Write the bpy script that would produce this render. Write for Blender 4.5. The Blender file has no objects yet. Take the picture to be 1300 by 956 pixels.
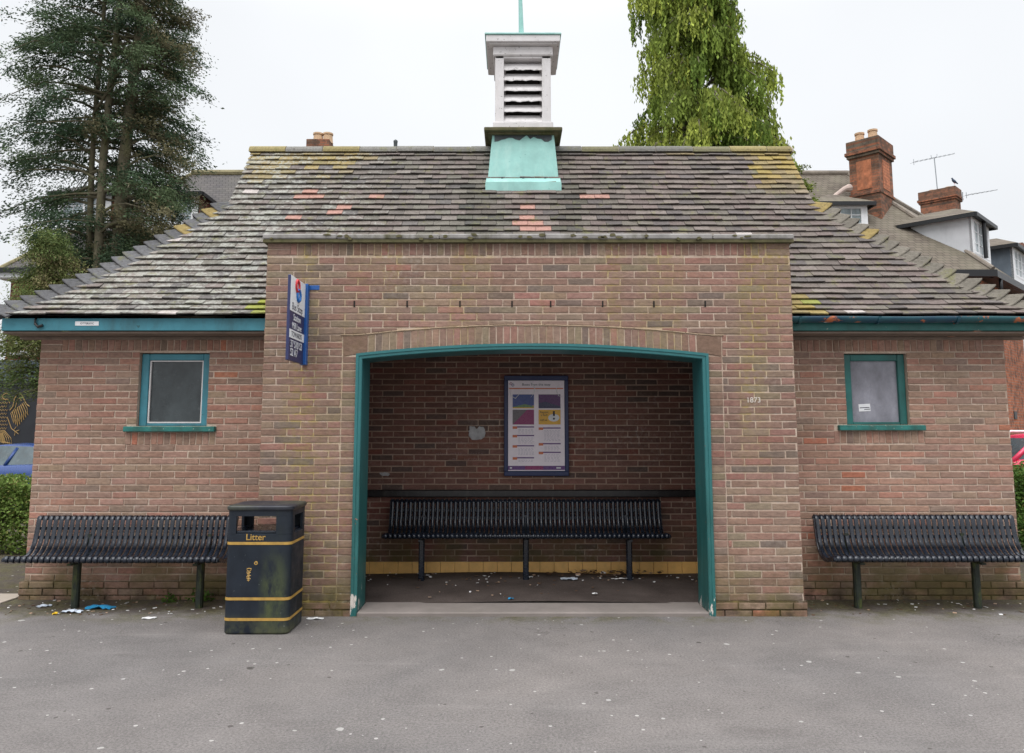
import bpy, math, random
import numpy as np
from mathutils import Vector, Matrix
random.seed(7)
C = bpy.data.collections.new('place'); bpy.context.scene.collection.children.link(C)
SC = bpy.context.scene
R = math.radians

# ---------------------------------------------------------------- camera
F_PX = 976.0; TILT = R(6.55); CAM_Y = -6.5; CAM_Z = 1.51
cd = bpy.data.cameras.new('camera'); cam = bpy.data.objects.new('camera', cd); C.objects.link(cam)
cd.sensor_width = 36; cd.lens = 36 * F_PX / 1300; cd.shift_y = -44.5 / 1300
cd.clip_end = 2000; cd.clip_start = 0.05
cam.location = (0, CAM_Y, CAM_Z); cam.rotation_euler = (R(90) + TILT, 0, 0)
SC.camera = cam

# ---------------------------------------------------------------- sky and sun (bright overcast)
SUN_EL, SUN_AZ = R(52), R(200)
w = bpy.data.worlds.new("World"); SC.world = w; w.use_nodes = True
nt = w.node_tree; bg = nt.nodes['Background']
sky = nt.nodes.new('ShaderNodeTexSky'); sky.sky_type = 'NISHITA'; sky.sun_disc = False
sky.sun_elevation = SUN_EL; sky.sun_rotation = SUN_AZ; sky.air_density = 1.0; sky.dust_density = 4.0
tc = nt.nodes.new('ShaderNodeTexCoord'); sp = nt.nodes.new('ShaderNodeSeparateXYZ')
nt.links.new(tc.outputs['Generated'], sp.inputs[0])
ramp = nt.nodes.new('ShaderNodeValToRGB')
els = ramp.color_ramp.elements; ramp.color_ramp.interpolation = 'EASE'
els[0].position = 0.0; els[0].color = (7.9, 8.1, 8.35, 1)
els[1].position = 1.0; els[1].color = (36, 36.3, 37, 1)
e = els.new(0.46); e.color = (8.3, 8.5, 8.75, 1)
nt.links.new(sp.outputs[2], ramp.inputs[0])
nz = nt.nodes.new('ShaderNodeTexNoise'); nz.inputs['Scale'].default_value = 1.6; nz.inputs['Detail'].default_value = 3
nt.links.new(tc.outputs['Generated'], nz.inputs['Vector'])
mr = nt.nodes.new('ShaderNodeMapRange'); mr.inputs[1].default_value = .3; mr.inputs[2].default_value = .7
mr.inputs[3].default_value = 0.92; mr.inputs[4].default_value = 1.08
nt.links.new(nz.outputs[0], mr.inputs[0])
vm = nt.nodes.new('ShaderNodeVectorMath'); vm.operation = 'SCALE'
nt.links.new(ramp.outputs[0], vm.inputs[0]); nt.links.new(mr.outputs[0], vm.inputs['Scale'])
mx = nt.nodes.new('ShaderNodeMixRGB'); mx.inputs[0].default_value = 0.94
nt.links.new(sky.outputs[0], mx.inputs[1]); nt.links.new(vm.outputs[0], mx.inputs[2])
nt.links.new(mx.outputs[0], bg.inputs[0]); bg.inputs[1].default_value = 0.105
sd = bpy.data.lights.new('sun', 'SUN'); sd.energy = 1.1; sd.angle = R(35); sd.color = (1, .97, .93)
so = bpy.data.objects.new('sun', sd); C.objects.link(so)
dv = Vector((math.sin(SUN_AZ) * math.cos(SUN_EL), math.cos(SUN_AZ) * math.cos(SUN_EL), math.sin(SUN_EL)))
so.rotation_euler = dv.to_track_quat('Z', 'Y').to_euler(); so.location = (0, -10, 20)
SC.view_settings.view_transform = 'Standard'; SC.view_settings.look = 'None'
SC.view_settings.exposure = 0.12; SC.view_settings.gamma = 1.0

# ---------------------------------------------------------------- helpers
def at(px, py, Y):
    """photo pixel -> world point on the plane at depth Y (measuring tool)"""
    u = (px - 650) / F_PX; v = (433.5 - py) / F_PX
    s, c = math.sin(TILT), math.cos(TILT); d = Y - CAM_Y
    return Vector((u / (c - v * s) * d, Y, CAM_Z + (s + v * c) / (c - v * s) * d))
def to_px(p):
    s, c = math.sin(TILT), math.cos(TILT); d = p[1] - CAM_Y; z = p[2] - CAM_Z
    dep = d * c + z * s
    return 650 + F_PX * p[0] / dep, 433.5 - F_PX * (-d * s + z * c) / dep

class MB:
    def __init__(s): s.v = []; s.f = []; s.m = []; s.c = []
    def face(s, pts, m=0, col=(1, 1, 1, 0)):
        n = len(s.v); s.v.extend([tuple(p) for p in pts]); s.f.append(tuple(range(n, n + len(pts)))); s.m.append(m); s.c.append(col)
    def add(s, vs, fs, m=0, col=(1, 1, 1, 0)):
        n = len(s.v); s.v.extend([tuple(p) for p in vs])
        for f in fs: s.f.append(tuple(n + i for i in f)); s.m.append(m); s.c.append(col)
    def box(s, x0, x1, y0, y1, z0, z1, m=0, col=(1, 1, 1, 0), M=None, bev=0):
        if x0 > x1: x0, x1 = x1, x0
        if y0 > y1: y0, y1 = y1, y0
        if z0 > z1: z0, z1 = z1, z0
        b = min(bev, (x1 - x0) * .45, (y1 - y0) * .45, (z1 - z0) * .45)
        if b <= 0:
            vs = [(x, y, z) for z in (z0, z1) for y in (y0, y1) for x in (x0, x1)]
            fs = [(0, 2, 3, 1), (4, 5, 7, 6), (0, 1, 5, 4), (2, 6, 7, 3), (0, 4, 6, 2), (1, 3, 7, 5)]
        else:
            vs = []; fs = []
            def idx(ix, iy, iz, k): return ((iz * 2 + iy) * 2 + ix) * 3 + k
            for iz in (0, 1):
                for iy in (0, 1):
                    for ix in (0, 1):
                        X, Y, Z = (x0, x1)[ix], (y0, y1)[iy], (z0, z1)[iz]
                        bx, by, bz = (b, -b)[ix], (b, -b)[iy], (b, -b)[iz]
                        vs += [(X, Y + by, Z + bz), (X + bx, Y, Z + bz), (X + bx, Y + by, Z)]
            for ix in (0, 1):
                q = [idx(ix, 0, 0, 0), idx(ix, 1, 0, 0), idx(ix, 1, 1, 0), idx(ix, 0, 1, 0)]; fs.append(q if ix else q[::-1])
            for iy in (0, 1):
                q = [idx(0, iy, 0, 1), idx(1, iy, 0, 1), idx(1, iy, 1, 1), idx(0, iy, 1, 1)]; fs.append(q[::-1] if iy else q)
            for iz in (0, 1):
                q = [idx(0, 0, iz, 2), idx(1, 0, iz, 2), idx(1, 1, iz, 2), idx(0, 1, iz, 2)]; fs.append(q if iz else q[::-1])
            for ix in (0, 1):
                for iy in (0, 1):
                    q = [idx(ix, iy, 0, 0), idx(ix, iy, 0, 1), idx(ix, iy, 1, 1), idx(ix, iy, 1, 0)]; fs.append(q if ix != iy else q[::-1])
            for ix in (0, 1):
                for iz in (0, 1):
                    q = [idx(ix, 0, iz, 0), idx(ix, 0, iz, 2), idx(ix, 1, iz, 2), idx(ix, 1, iz, 0)]; fs.append(q[::-1] if ix != iz else q)
            for iy in (0, 1):
                for iz in (0, 1):
                    q = [idx(0, iy, iz, 1), idx(0, iy, iz, 2), idx(1, iy, iz, 2), idx(1, iy, iz, 1)]; fs.append(q if iy != iz else q[::-1])
            for ix in (0, 1):
                for iy in (0, 1):
                    for iz in (0, 1):
                        q = [idx(ix, iy, iz, k) for k in range(3)]; fs.append(q if (ix + iy + iz) % 2 else q[::-1])
        if M is not None: vs = [tuple(M @ Vector(p)) for p in vs]
        s.add(vs, fs, m, col)
    def tube(s, pts, r, n=8, m=0, col=(1, 1, 1, 0), caps=True):
        pts = [Vector(p) for p in pts]; k = len(pts)
        rs = r if isinstance(r, (list, tuple)) else [r] * k
        base = len(s.v); up = Vector((0, 0, 1)); pn = None
        for i, p in enumerate(pts):
            t = (pts[min(i + 1, k - 1)] - pts[max(i - 1, 0)])
            if t.length < 1e-9: t = Vector((0, 0, 1))
            t.normalize()
            if pn is None: a = t.cross(up) if abs(t.z) < .95 else t.cross(Vector((1, 0, 0)))
            else: a = pn - t * pn.dot(t)
            a.normalize(); pn = a; b = t.cross(a)
            for j in range(n):
                an = 2 * math.pi * j / n; q = p + (a * math.cos(an) + b * math.sin(an)) * rs[i]; s.v.append(tuple(q))
        for i in range(k - 1):
            for j in range(n):
                s.f.append((base + i * n + j, base + i * n + (j + 1) % n, base + (i + 1) * n + (j + 1) % n, base + (i + 1) * n + j)); s.m.append(m); s.c.append(col)
        if caps:
            s.f.append(tuple(base + j for j in range(n))[::-1]); s.m.append(m); s.c.append(col)
            s.f.append(tuple(base + (k - 1) * n + j for j in range(n))); s.m.append(m); s.c.append(col)
    def prism(s, outline, z0, z1, m=0, col=(1, 1, 1, 0), M=None):
        n = len(outline); a = [(x, y, z0) for x, y in outline]; b = [(x, y, z1) for x, y in outline]
        vs = a + b
        if M is not None: vs = [tuple(M @ Vector(p)) for p in vs]
        fs = [tuple(range(n))[::-1], tuple(range(n, 2 * n))] + [(i, (i + 1) % n, n + (i + 1) % n, n + i) for i in range(n)]
        s.add(vs, fs, m, col)
    def ring(s, loops, m=0, col=(1, 1, 1, 0), close=True, caps=True):
        """loft equal-length loops"""
        n = len(loops[0]); base = len(s.v)
        for l in loops: s.v.extend([tuple(p) for p in l])
        for i in range(len(loops) - 1):
            for j in range(n if close else n - 1):
                s.f.append((base + i * n + j, base + i * n + (j + 1) % n, base + (i + 1) * n + (j + 1) % n, base + (i + 1) * n + j)); s.m.append(m); s.c.append(col)
        if caps:
            s.f.append(tuple(base + j for j in range(n))[::-1]); s.m.append(m); s.c.append(col)
            s.f.append(tuple(base + (len(loops) - 1) * n + j for j in range(n))); s.m.append(m); s.c.append(col)
    def build(s, name, mats, parent=None, smooth=False):
        me = bpy.data.meshes.new(name); me.from_pydata(s.v, [], s.f)
        if not isinstance(mats, (list, tuple)): mats = [mats]
        for m in mats: me.materials.append(m)
        if s.f:
            me.polygons.foreach_set('material_index', np.array(s.m, dtype=np.int32))
            lt = np.empty(len(me.polygons), dtype=np.int32); me.polygons.foreach_get('loop_total', lt)
            cols = np.repeat(np.array([tuple(c) if len(c) == 4 else tuple(c) + (0,) for c in s.c], dtype=np.float32), lt, axis=0)
            at_ = me.color_attributes.new('Col', 'FLOAT_COLOR', 'CORNER'); at_.data.foreach_set('color', cols.ravel())
            if smooth: me.polygons.foreach_set('use_smooth', np.ones(len(me.polygons), dtype=bool))
        me.update()
        o = bpy.data.objects.new(name, me); C.objects.link(o)
        if parent is not None: put(o, parent)
        return o

def root_loc(o):
    v = Vector(o.location)
    while o.parent: o = o.parent; v += Vector(o.location)
    return v
def is_local(o):
    while o is not None:
        if o.get('local'): return True
        o = o.parent
    return False
def put(o, parent):            # parts built in place coordinates: cancel the parent's offset
    o.parent = parent
    if not is_local(parent): o.location = Vector(o.location) - root_loc(parent)
def tag(o, label=None, cat=None, group=None, kind=None):
    if label: o['label'] = label
    if cat: o['category'] = cat
    if group: o['group'] = group
    if kind: o['kind'] = kind
    return o
def thing(name, label, cat, loc=(0, 0, 0), rz=0, group=None):
    o = bpy.data.objects.new(name, None); C.objects.link(o); o.location = loc; o.rotation_euler.z = rz; o.empty_display_size = .1
    return tag(o, label, cat, group)
def copy_tree(o, parent=None):
    c = o.copy(); C.objects.link(c); c.parent = parent
    for ch in list(o.children): copy_tree(ch, c)
    return c
def rnd(a, b): return random.uniform(a, b)

# ---------------------------------------------------------------- materials
def mat(name, rough=.7, metal=0, spec=.4):
    m = bpy.data.materials.new(name); m.use_nodes = True
    b = m.node_tree.nodes['Principled BSDF']; b.inputs['Roughness'].default_value = rough; b.inputs['Metallic'].default_value = metal
    b.inputs['Specular IOR Level'].default_value = spec
    return m, m.node_tree, b
class N:
    def __init__(s, nt): s.t = nt; s.tc = None
    def n(s, typ, **k):
        x = s.t.nodes.new(typ)
        for a, b in k.items(): setattr(x, a, b)
        return x
    def l(s, a, b): s.t.links.new(a, b)
    def coord(s, kind='Object'):
        if s.tc is None: s.tc = s.n('ShaderNodeTexCoord')
        return s.tc.outputs[kind]
    def mapped(s, scale=(1, 1, 1), loc=(0, 0, 0), rot=(0, 0, 0)):
        m = s.n('ShaderNodeMapping'); m.inputs['Scale'].default_value = scale; m.inputs['Location'].default_value = loc; m.inputs['Rotation'].default_value = rot
        s.l(s.coord(), m.inputs[0]); return m.outputs[0]
    def noise(s, scale, detail=4, rough=.6, vec=None, dist=0):
        x = s.n('ShaderNodeTexNoise'); x.inputs['Scale'].default_value = scale; x.inputs['Detail'].default_value = detail
        x.inputs['Roughness'].default_value = rough; x.inputs['Distortion'].default_value = dist
        s.l(vec if vec is not None else s.coord(), x.inputs['Vector']); return x.outputs[0]
    def rng(s, v, a, b, c=0, d=1, smooth=False):
        x = s.n('ShaderNodeMapRange')
        if smooth: x.interpolation_type = 'SMOOTHSTEP'
        for i, q in enumerate((a, b, c, d)): x.inputs[i + 1].default_value = q
        s.l(v, x.inputs[0]); return x.outputs[0]
    def math(s, op, a, b=0):
        x = s.n('ShaderNodeMath', operation=op)
        for i, q in enumerate((a, b)):
            if hasattr(q, 'is_linked') or hasattr(q, 'links'): s.l(q, x.inputs[i])
            else: x.inputs[i].default_value = q
        return x.outputs[0]
    def mix(s, f, a, b, mode='MIX'):
        x = s.n('ShaderNodeMixRGB', blend_type=mode)
        for i, q in enumerate((f, a, b)):
            if hasattr(q, 'links'): s.l(q, x.inputs[i])
            elif i == 0: x.inputs[0].default_value = q
            else: x.inputs[i].default_value = (*q, 1) if len(q) == 3 else q
        return x.outputs[0]
    def sep(s, v=None):
        x = s.n('ShaderNodeSeparateXYZ'); s.l(v if v is not None else s.coord(), x.inputs[0]); return x.outputs
    def attr(s, name='Col'):
        x = s.n('ShaderNodeAttribute', attribute_name=name); return x.outputs
    def bump(s, h, bs, strength=.3, dist=.01):
        x = s.n('ShaderNodeBump'); x.inputs['Strength'].default_value = strength; x.inputs['Distance'].default_value = dist
        s.l(h, x.inputs['Height']); s.l(x.outputs[0], bs.inputs['Normal'])

def paint(name, col, rough=.5, var=.15, scale=6, chips=None, chip_amt=0, metal=0, spec=.4, bump=.1, dirt=None):
    m, t, b = mat(name, rough, metal, spec); n = N(t)
    f = n.rng(n.noise(scale, 5), .3, .7, 1 - var, 1 + var)
    c = n.mix(1.0, col, f, 'MULTIPLY')
    if dirt:
        c = n.mix(n.rng(n.noise(scale * .7, 6, .7, n.mapped((1, 1, .35), (3, 1, 2))), .5, .72, 0, dirt[1]), c, dirt[0])
    if chips:
        c = n.mix(n.rng(n.noise(scale * 4, 8, .65, n.mapped((1, 1, 1), (7, 3, 5))), .5 + .2 * (1 - chip_amt), .53 + .2 * (1 - chip_amt)), c, chips)
    n.l(c, b.inputs['Base Color'])
    n.l(n.rng(n.noise(scale * 3, 4), .3, .7, rough - .1, min(1, rough + .12)), b.inputs['Roughness'])
    if bump: n.bump(n.noise(scale * 12, 4), b, bump, .004)
    return m
def plain(name, col, rough=.6, metal=0, spec=.4): return paint(name, col, rough, .06, 20, metal=metal, spec=spec, bump=0)

def brick_face_mat():
    m, t, b = mat('brick_face', .9, 0, .2); n = N(t); a = n.attr()
    c = n.mix(1.0, a[0], n.rng(n.noise(22, 7, .75, n.mapped((1, 1, 2.2))), .25, .75, .60, 1.40), 'MULTIPLY')
    c = n.mix(n.rng(n.noise(140, 3), .55, .75, 0, .45), c, (.10, .07, .055))
    c = n.mix(n.rng(n.noise(9, 8, .75), .56, .72, 0, .35), c, (.42, .34, .28))
    c = n.mix(1.0, c, n.rng(n.noise(.9, 6, .6), .3, .7, .82, 1.14), 'MULTIPLY')
    c = stains(n, c, False); n.l(c, b.inputs['Base Color']); n.bump(n.noise(90, 6, .7), b, .5, .006)
    return m
def mortar_mat():
    m, t, b = mat('mortar', .95, 0, .15); n = N(t); a = n.attr()
    c = n.mix(n.rng(n.noise(3.5, 5), .35, .65), (.43, .32, .25), (.60, .49, .40))
    c = n.mix(1.0, c, a[0], 'MULTIPLY')
    c = n.mix(n.rng(n.noise(60, 5), .45, .7, 0, .5), c, (.24, .18, .14))
    c = stains(n, c, True); n.l(c, b.inputs['Base Color']); n.bump(n.noise(120, 5, .7), b, .6, .006)
    return m
def stains(n, c, mortar):
    s = n.sep()
    # green algae along the foot of the walls
    lowz = n.rng(s[2], .08, .62, 1, 0, True)
    f = n.math('MULTIPLY', lowz, n.rng(n.noise(2.6, 5, .6, None, .4), .36, .6))
    c = n.mix(n.math('MULTIPLY', f, .75), c, (.105, .095, .028))
    c = n.mix(n.math('MULTIPLY', n.rng(s[2], .0, .22, 1, 0, True), n.rng(n.noise(5, 5), .42, .62, 0, .8)), c, (.055, .038, .028))
    # yellow lichen runs on the porch
    run = n.rng(n.noise(1.25, 3, .5, n.mapped((1.9, .3, .22), (1.2, 0, .3))), .47, .62, 0, 1)
    f2 = n.math('MULTIPLY', run, n.rng(n.noise(16, 5, .7), .38 if mortar else .42, .56 if mortar else .64, 0, .8 if mortar else .5))
    porch = n.rng(s[1], .25, .35, 1, 0)
    f2 = n.math('MULTIPLY', f2, porch)
    c = n.mix(f2, c, (.44, .34, .11) if mortar else (.25, .20, .085))
    # pale lime bloom
    f3 = n.math('MULTIPLY', n.rng(n.noise(1.1, 4, .6, n.mapped((1, 1, 1), (5, 2, 9))), .52, .68), n.rng(n.noise(30, 4), .5, .65, 0, .7 if mortar else .15))
    c = n.mix(f3, c, (.66, .6, .54))
    return c
M = {}
M['brick'] = brick_face_mat(); M['mortar'] = mortar_mat()
M['dark_gap'] = plain('dark_gap', (.01, .009, .008), .9)

def tile_mat():
    m, t, b = mat('roof_tile', .92, 0, .2); n = N(t); a = n.attr()
    c = n.mix(1.0, a[0], n.rng(n.noise(35, 6, .7), .25, .75, .7, 1.3), 'MULTIPLY')
    # pale lichen crust, amount carried per tile
    thr = n.math('SUBTRACT', n.noise(19, 9, .78), n.rng(a[3], 0, 1, .72, .42))
    c = n.mix(n.rng(thr, -.02, .09, 0, .80), c, (.33, .335, .30))
    c = n.mix(n.rng(n.noise(28, 7, .7, n.mapped((1, 1, 1), (4, 4, 4))), .57, .67, 0, .7), c, (.075, .065, .055))
    c = n.mix(n.rng(n.noise(7, 6, .7, n.mapped((1, 1, 1), (9, 1, 4))), .56, .68, 0, .5), c, (.17, .17, .06))
    n.l(c, b.inputs['Base Color']); n.bump(n.noise(60, 6, .7), b, .5, .008)
    return m
M['tile'] = tile_mat()
M['teal_bright'] = paint('teal_bright', (.045, .20, .255), .45, .15, 5, chips=(.025, .09, .10), chip_amt=.25, dirt=((.03, .05, .05), .5))
M['teal'] = paint('teal', (.018, .125, .115), .4, .18, 5, chips=(.55, .5, .45), chip_amt=.0, dirt=((.02, .05, .045), .6))
M['sill'] = paint('sill', (.02, .145, .13), .55, .3, 9, chips=(.5, .5, .45), chip_amt=.35, dirt=((.03, .06, .04), .8))
def teal_frame_mat():
    m, t, b = mat('teal_frame', .4, 0, .45); n = N(t); s = n.sep()
    c = n.mix(n.rng(n.noise(9, 8, .7, n.mapped((1.5, 1.5, .25))), .35, .65), (.014, .082, .078), (.028, .145, .142))
    c = n.mix(n.rng(n.noise(5, 7, .7, n.mapped((1, 1, .3), (4, 4, 4))), .52, .7, 0, .6), c, (.012, .055, .05))
    c = n.mix(n.rng(s[2], .7, 1.7, 0, .7, True), c, (.026, .155, .168))
    thr = n.math('ADD', n.noise(7, 7, .65, n.mapped((1.6, 1.2, .55), (1.3, 2.2, .7))), n.rng(s[2], .0, .75, .012, -.16, True))
    c = n.mix(n.rng(thr, .585, .60), c, (.62, .56, .51))
    c = n.mix(n.rng(n.noise(26, 5, .6, n.mapped((1, 1, 1), (2, 8, 1))), .70, .72), c, (.6, .16, .08))
    n.l(c, b.inputs['Base Color']); n.bump(thr, b, .35, .01)
    return m
M['teal_frame'] = teal_frame_mat()
def gutter_mat():
    m, t, b = mat('gutter_paint', .4, 0, .4); n = N(t)
    c = n.mix(n.rng(n.noise(3, 5), .4, .6), (.010, .048, .085), (.018, .085, .10))
    c = n.mix(n.rng(n.noise(5.5, 7, .7, n.mapped((.8, 1, 1), (2.2, 5, 1))), .585, .61), c, (.42, .125, .05))
    c = n.mix(n.rng(n.noise(9, 6, .6, n.mapped((.6, 1, 1), (9, 2, 6))), .68, .69), c, (.7, .72, .72))
    n.l(c, b.inputs['Base Color']); return m
M['gutter'] = gutter_mat()
M['soffit'] = paint('soffit', (.20, .155, .125), .8, .15, 8, dirt=((.10, .08, .06), .5))
M['concrete'] = paint('coping_concrete', (.27, .26, .25), .9, .25, 7, dirt=((.07, .065, .03), .9), bump=.5)
M['mossy'] = paint('mossy_edge', (.10, .09, .045), .95, .3, 12, dirt=((.05, .06, .015), .9), bump=.5)
M['threshold'] = paint('threshold_concrete', (.205, .178, .163), .85, .15, 3, dirt=((.17, .15, .13), .6), bump=.3)
M['copper'] = paint('verdigris', (.28, .52, .48), .6, .15, 4.5, chips=(.17, .36, .33), chip_amt=.18, dirt=((.42, .63, .58), .9), bump=.2)
M['lead_dark'] = paint('weathered_lead', (.05, .06, .065), .6, .3, 12, chips=(.2, .4, .38), chip_amt=.3)
M['peel_white'] = paint('peeling_white', (.62, .60, .60), .6, .07, 7, chips=(.24, .23, .22), chip_amt=.42, dirt=((.42, .40, .38), .5), bump=.4)
M['black_metal'] = paint('black_metal', (.007, .011, .020), .24, .3, 14, spec=.65, dirt=((.025, .032, .045), .5), bump=.1)
M['mossy_post'] = paint('mossy_post', (.016, .022, .016), .6, .4, 18, dirt=((.10, .12, .02), .95), bump=.3)
M['black_wood'] = paint('black_wood', (.012, .011, .012), .35, .3, 20, dirt=((.07, .065, .06), .5), spec=.5)
M['skirt_tile'] = paint('yellow_tile', (.78, .46, .15), .35, .12, 9, dirt=((.45, .27, .10), .4), spec=.5)
M['white'] = plain('white_paint', (.75, .76, .78), .5)
M['render_white'] = paint('white_render', (.55, .56, .59), .8, .1, 2, dirt=((.3, .31, .33), .5))
M['black_paint'] = plain('black_paint', (.015, .016, .018), .4)
M['plastic_blue'] = plain('sign_blue', (.012, .085, .30), .35, spec=.5)
M['navy'] = plain('navy', (.022, .028, .10), .35, spec=.5)
M['gold'] = paint('gold_band', (.42, .255, .06), .45, .15, 20, dirt=((.2, .13, .05), .6))
M['sign_white'] = plain('sign_white', (.72, .75, .78), .4)
M['red'] = plain('ring_red', (.55, .03, .04), .4)
M['ring_blue'] = plain('ring_blue', (.02, .16, .5), .4)
M['ink'] = plain('dark_ink', (.03, .03, .05), .6)
M['plaster'] = paint('plaster_patch', (.42, .42, .43), .9, .25, 18, dirt=((.25, .24, .25), .8), bump=.5)
M['chalk'] = plain('chalk_mark', (.36, .28, .27), .95)
M['carve'] = plain('carved_mark', (.62, .56, .50), .95)
M['pot'] = paint('clay_pot', (.56, .38, .24), .85, .15, 5)
M['steel'] = plain('galvanised', (.3, .32, .34), .4, .7)
def glass(name, base, rough=.08, spec=.5):
    m, t, b = mat(name, rough, 0, spec); n = N(t)
    c = n.mix(n.rng(n.noise(4, 6, .65, n.mapped((1, 1, .6))), .3, .7), [x * .55 for x in base], [x * 1.45 for x in base])
    c = n.mix(n.rng(n.noise(11, 7, .75), .58, .72, 0, .35), c, (.25, .27, .28)); n.l(c, b.inputs['Base Color'])
    c2 = n.rng(n.noise(12, 6), .4, .7, rough, rough + .25); n.l(c2, b.inputs['Roughness']); n.bump(n.noise(7, 2), b, .25, .01); return m
M['glass_dark'] = glass('dark_glass', (.040, .050, .054), .10)
M['glass_grey'] = glass('frosted_glass', (.215, .215, .25), .25, .45)
M['glass_pale'] = glass('house_glass', (.30, .36, .38), .1)
M['glass_car'] = glass('car_glass', (.035, .06, .07), .05)

def asphalt():
    m, t, b = mat('asphalt', .9, 0, .25); n = N(t); s = n.sep()
    c = n.mix(n.rng(n.noise(.5, 6, .6, None, .6), .36, .64), (.148, .138, .134), (.188, .171, .162))
    c = n.mix(1.0, c, n.rng(n.noise(2.2, 7, .7), .3, .7, .86, 1.14), 'MULTIPLY')
    c = n.mix(1.0, c, n.rng(n.noise(70, 5, .9), .34, .66, .48, 1.52), 'MULTIPLY')
    c = n.mix(n.rng(n.noise(48, 5, .8, n.mapped((1, 1, 1), (3, 3, 3))), .60, .68, 0, .5), c, (.34, .32, .30))
    c = n.mix(n.rng(n.noise(40, 5, .8, n.mapped((1, 1, 1), (7, 3, 3))), .60, .68, 0, .5), c, (.06, .055, .052))
    # long pale scuffs and an old darker patch repair
    c = n.mix(n.rng(n.noise(1.3, 6, .7, n.mapped((.35, 2.4, 1), (1.1, 7.4, 0))), .56, .70, 0, .22), c, (.31, .29, .275))
    c = n.mix(n.rng(n.noise(1.5, 6, .65, n.mapped((.5, 1.6, 1), (3.1, 1.4, 0))), .60, .72, 0, .28), c, (.085, .074, .07))
    # grime, soil and moss gathered at the wall foot
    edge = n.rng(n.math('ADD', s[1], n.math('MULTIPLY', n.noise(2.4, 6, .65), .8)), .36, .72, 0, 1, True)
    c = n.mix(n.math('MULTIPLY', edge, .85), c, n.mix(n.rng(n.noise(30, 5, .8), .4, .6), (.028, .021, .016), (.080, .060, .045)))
    foot = n.math('MULTIPLY', n.rng(n.math('ADD', s[1], n.math('MULTIPLY', n.noise(2.2, 6, .7), .8)), .08, .42), n.rng(n.noise(3.7, 5, .7), .42, .60, 0, .75))
    c = n.mix(foot, c, n.mix(n.rng(n.noise(25, 4, .7), .4, .6), (.055, .05, .02), (.125, .115, .055)))
    # pale gum spots, three sizes, and dark ones
    for sc, r0, off, colr, st in ((4.6, .105, (0, 0, 0), (.42, .41, .39), .75), (7.9, .12, (3, 5, 0), (.44, .43, .42), .8), (15, .19, (1, 7, 0), (.5, .48, .46), .75), (3.3, .10, (5, 3, 0), (.04, .034, .03), .8), (9.3, .15, (8, 3, 0), (.05, .04, .036), .7)):
        v = n.n('ShaderNodeTexVoronoi'); v.inputs['Scale'].default_value = sc; n.l(n.mapped((1, 1, 0), off), v.inputs['Vector'])
        vs = n.n('ShaderNodeSeparateColor'); n.l(v.outputs['Color'], vs.inputs[0])
        dd = n.math('ADD', v.outputs['Distance'], n.math('MULTIPLY', n.math('SUBTRACT', n.noise(28, 3), .5), .14))
        spot = n.math('LESS_THAN', dd, n.rng(vs.outputs[0], .74, 1, -.02, r0))
        c = n.mix(n.math('MULTIPLY', spot, st), c, colr)
    # hairline cracks
    ck = n.n('ShaderNodeTexVoronoi'); ck.feature = 'DISTANCE_TO_EDGE'; ck.inputs['Scale'].default_value = .42
    ad = n.n('ShaderNodeVectorMath', operation='ADD'); nn = n.n('ShaderNodeTexNoise'); nn.inputs['Scale'].default_value = 1.6; nn.inputs['Detail'].default_value = 6; n.l(n.coord(), nn.inputs['Vector']); n.l(n.coord(), ad.inputs[0]); n.l(nn.outputs[1], ad.inputs[1]); n.l(ad.outputs[0], ck.inputs['Vector'])
    c = n.mix(n.math('MULTIPLY', n.math('LESS_THAN', ck.outputs[0], .002), n.rng(n.noise(.8, 2), .56, .60, 0, .35)), c, (.07, .06, .055))
    n.l(c, b.inputs['Base Color']); n.l(n.rng(n.noise(1.5, 5), .4, .6, .75, .95), b.inputs['Roughness']); n.bump(n.noise(95, 5, .85), b, .7, .01)
    return m
M['asphalt'] = asphalt()
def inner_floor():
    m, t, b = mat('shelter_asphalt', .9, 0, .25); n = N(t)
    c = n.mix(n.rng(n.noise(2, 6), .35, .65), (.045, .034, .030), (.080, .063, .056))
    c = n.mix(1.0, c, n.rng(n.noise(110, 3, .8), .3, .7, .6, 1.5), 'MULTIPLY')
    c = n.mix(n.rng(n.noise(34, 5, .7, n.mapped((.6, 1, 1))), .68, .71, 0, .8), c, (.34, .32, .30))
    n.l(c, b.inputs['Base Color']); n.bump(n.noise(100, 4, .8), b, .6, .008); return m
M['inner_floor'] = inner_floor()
def far_brick(name, c1, c2, mort, dark=.15):
    m, t, b = mat(name, .9, 0, .2); n = N(t); s = n.sep()
    cx = n.n('ShaderNodeCombineXYZ'); n.l(n.math('ADD', s[0], s[1]), cx.inputs[0]); n.l(s[2], cx.inputs[1])
    k = n.n('ShaderNodeTexBrick'); n.l(cx.outputs[0], k.inputs['Vector'])
    k.inputs['Scale'].default_value = 1; k.inputs['Brick Width'].default_value = .225; k.inputs['Row Height'].default_value = .075
    k.inputs['Mortar Size'].default_value = .007; k.inputs['Color1'].default_value = (*c1, 1); k.inputs['Color2'].default_value = (*c2, 1); k.inputs['Mortar'].default_value = (*mort, 1)
    c = n.mix(n.rng(n.noise(5.5, 7, .75), .46, .60, 0, .8), k.outputs[0], (.075, .055, .045))
    c = n.mix(1.0, c, n.rng(n.noise(1.1, 5), .3, .7, .8, 1.2), 'MULTIPLY')
    n.l(c, b.inputs['Base Color']); n.bump(k.outputs['Fac'], b, -.4, .01); return m
M['orange_brick'] = far_brick('orange_brick', (.46, .155, .075), (.33, .11, .06), (.28, .22, .18))
M['house_brick'] = far_brick('house_brick', (.36, .13, .08), (.24, .085, .055), (.25, .21, .18))
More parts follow.
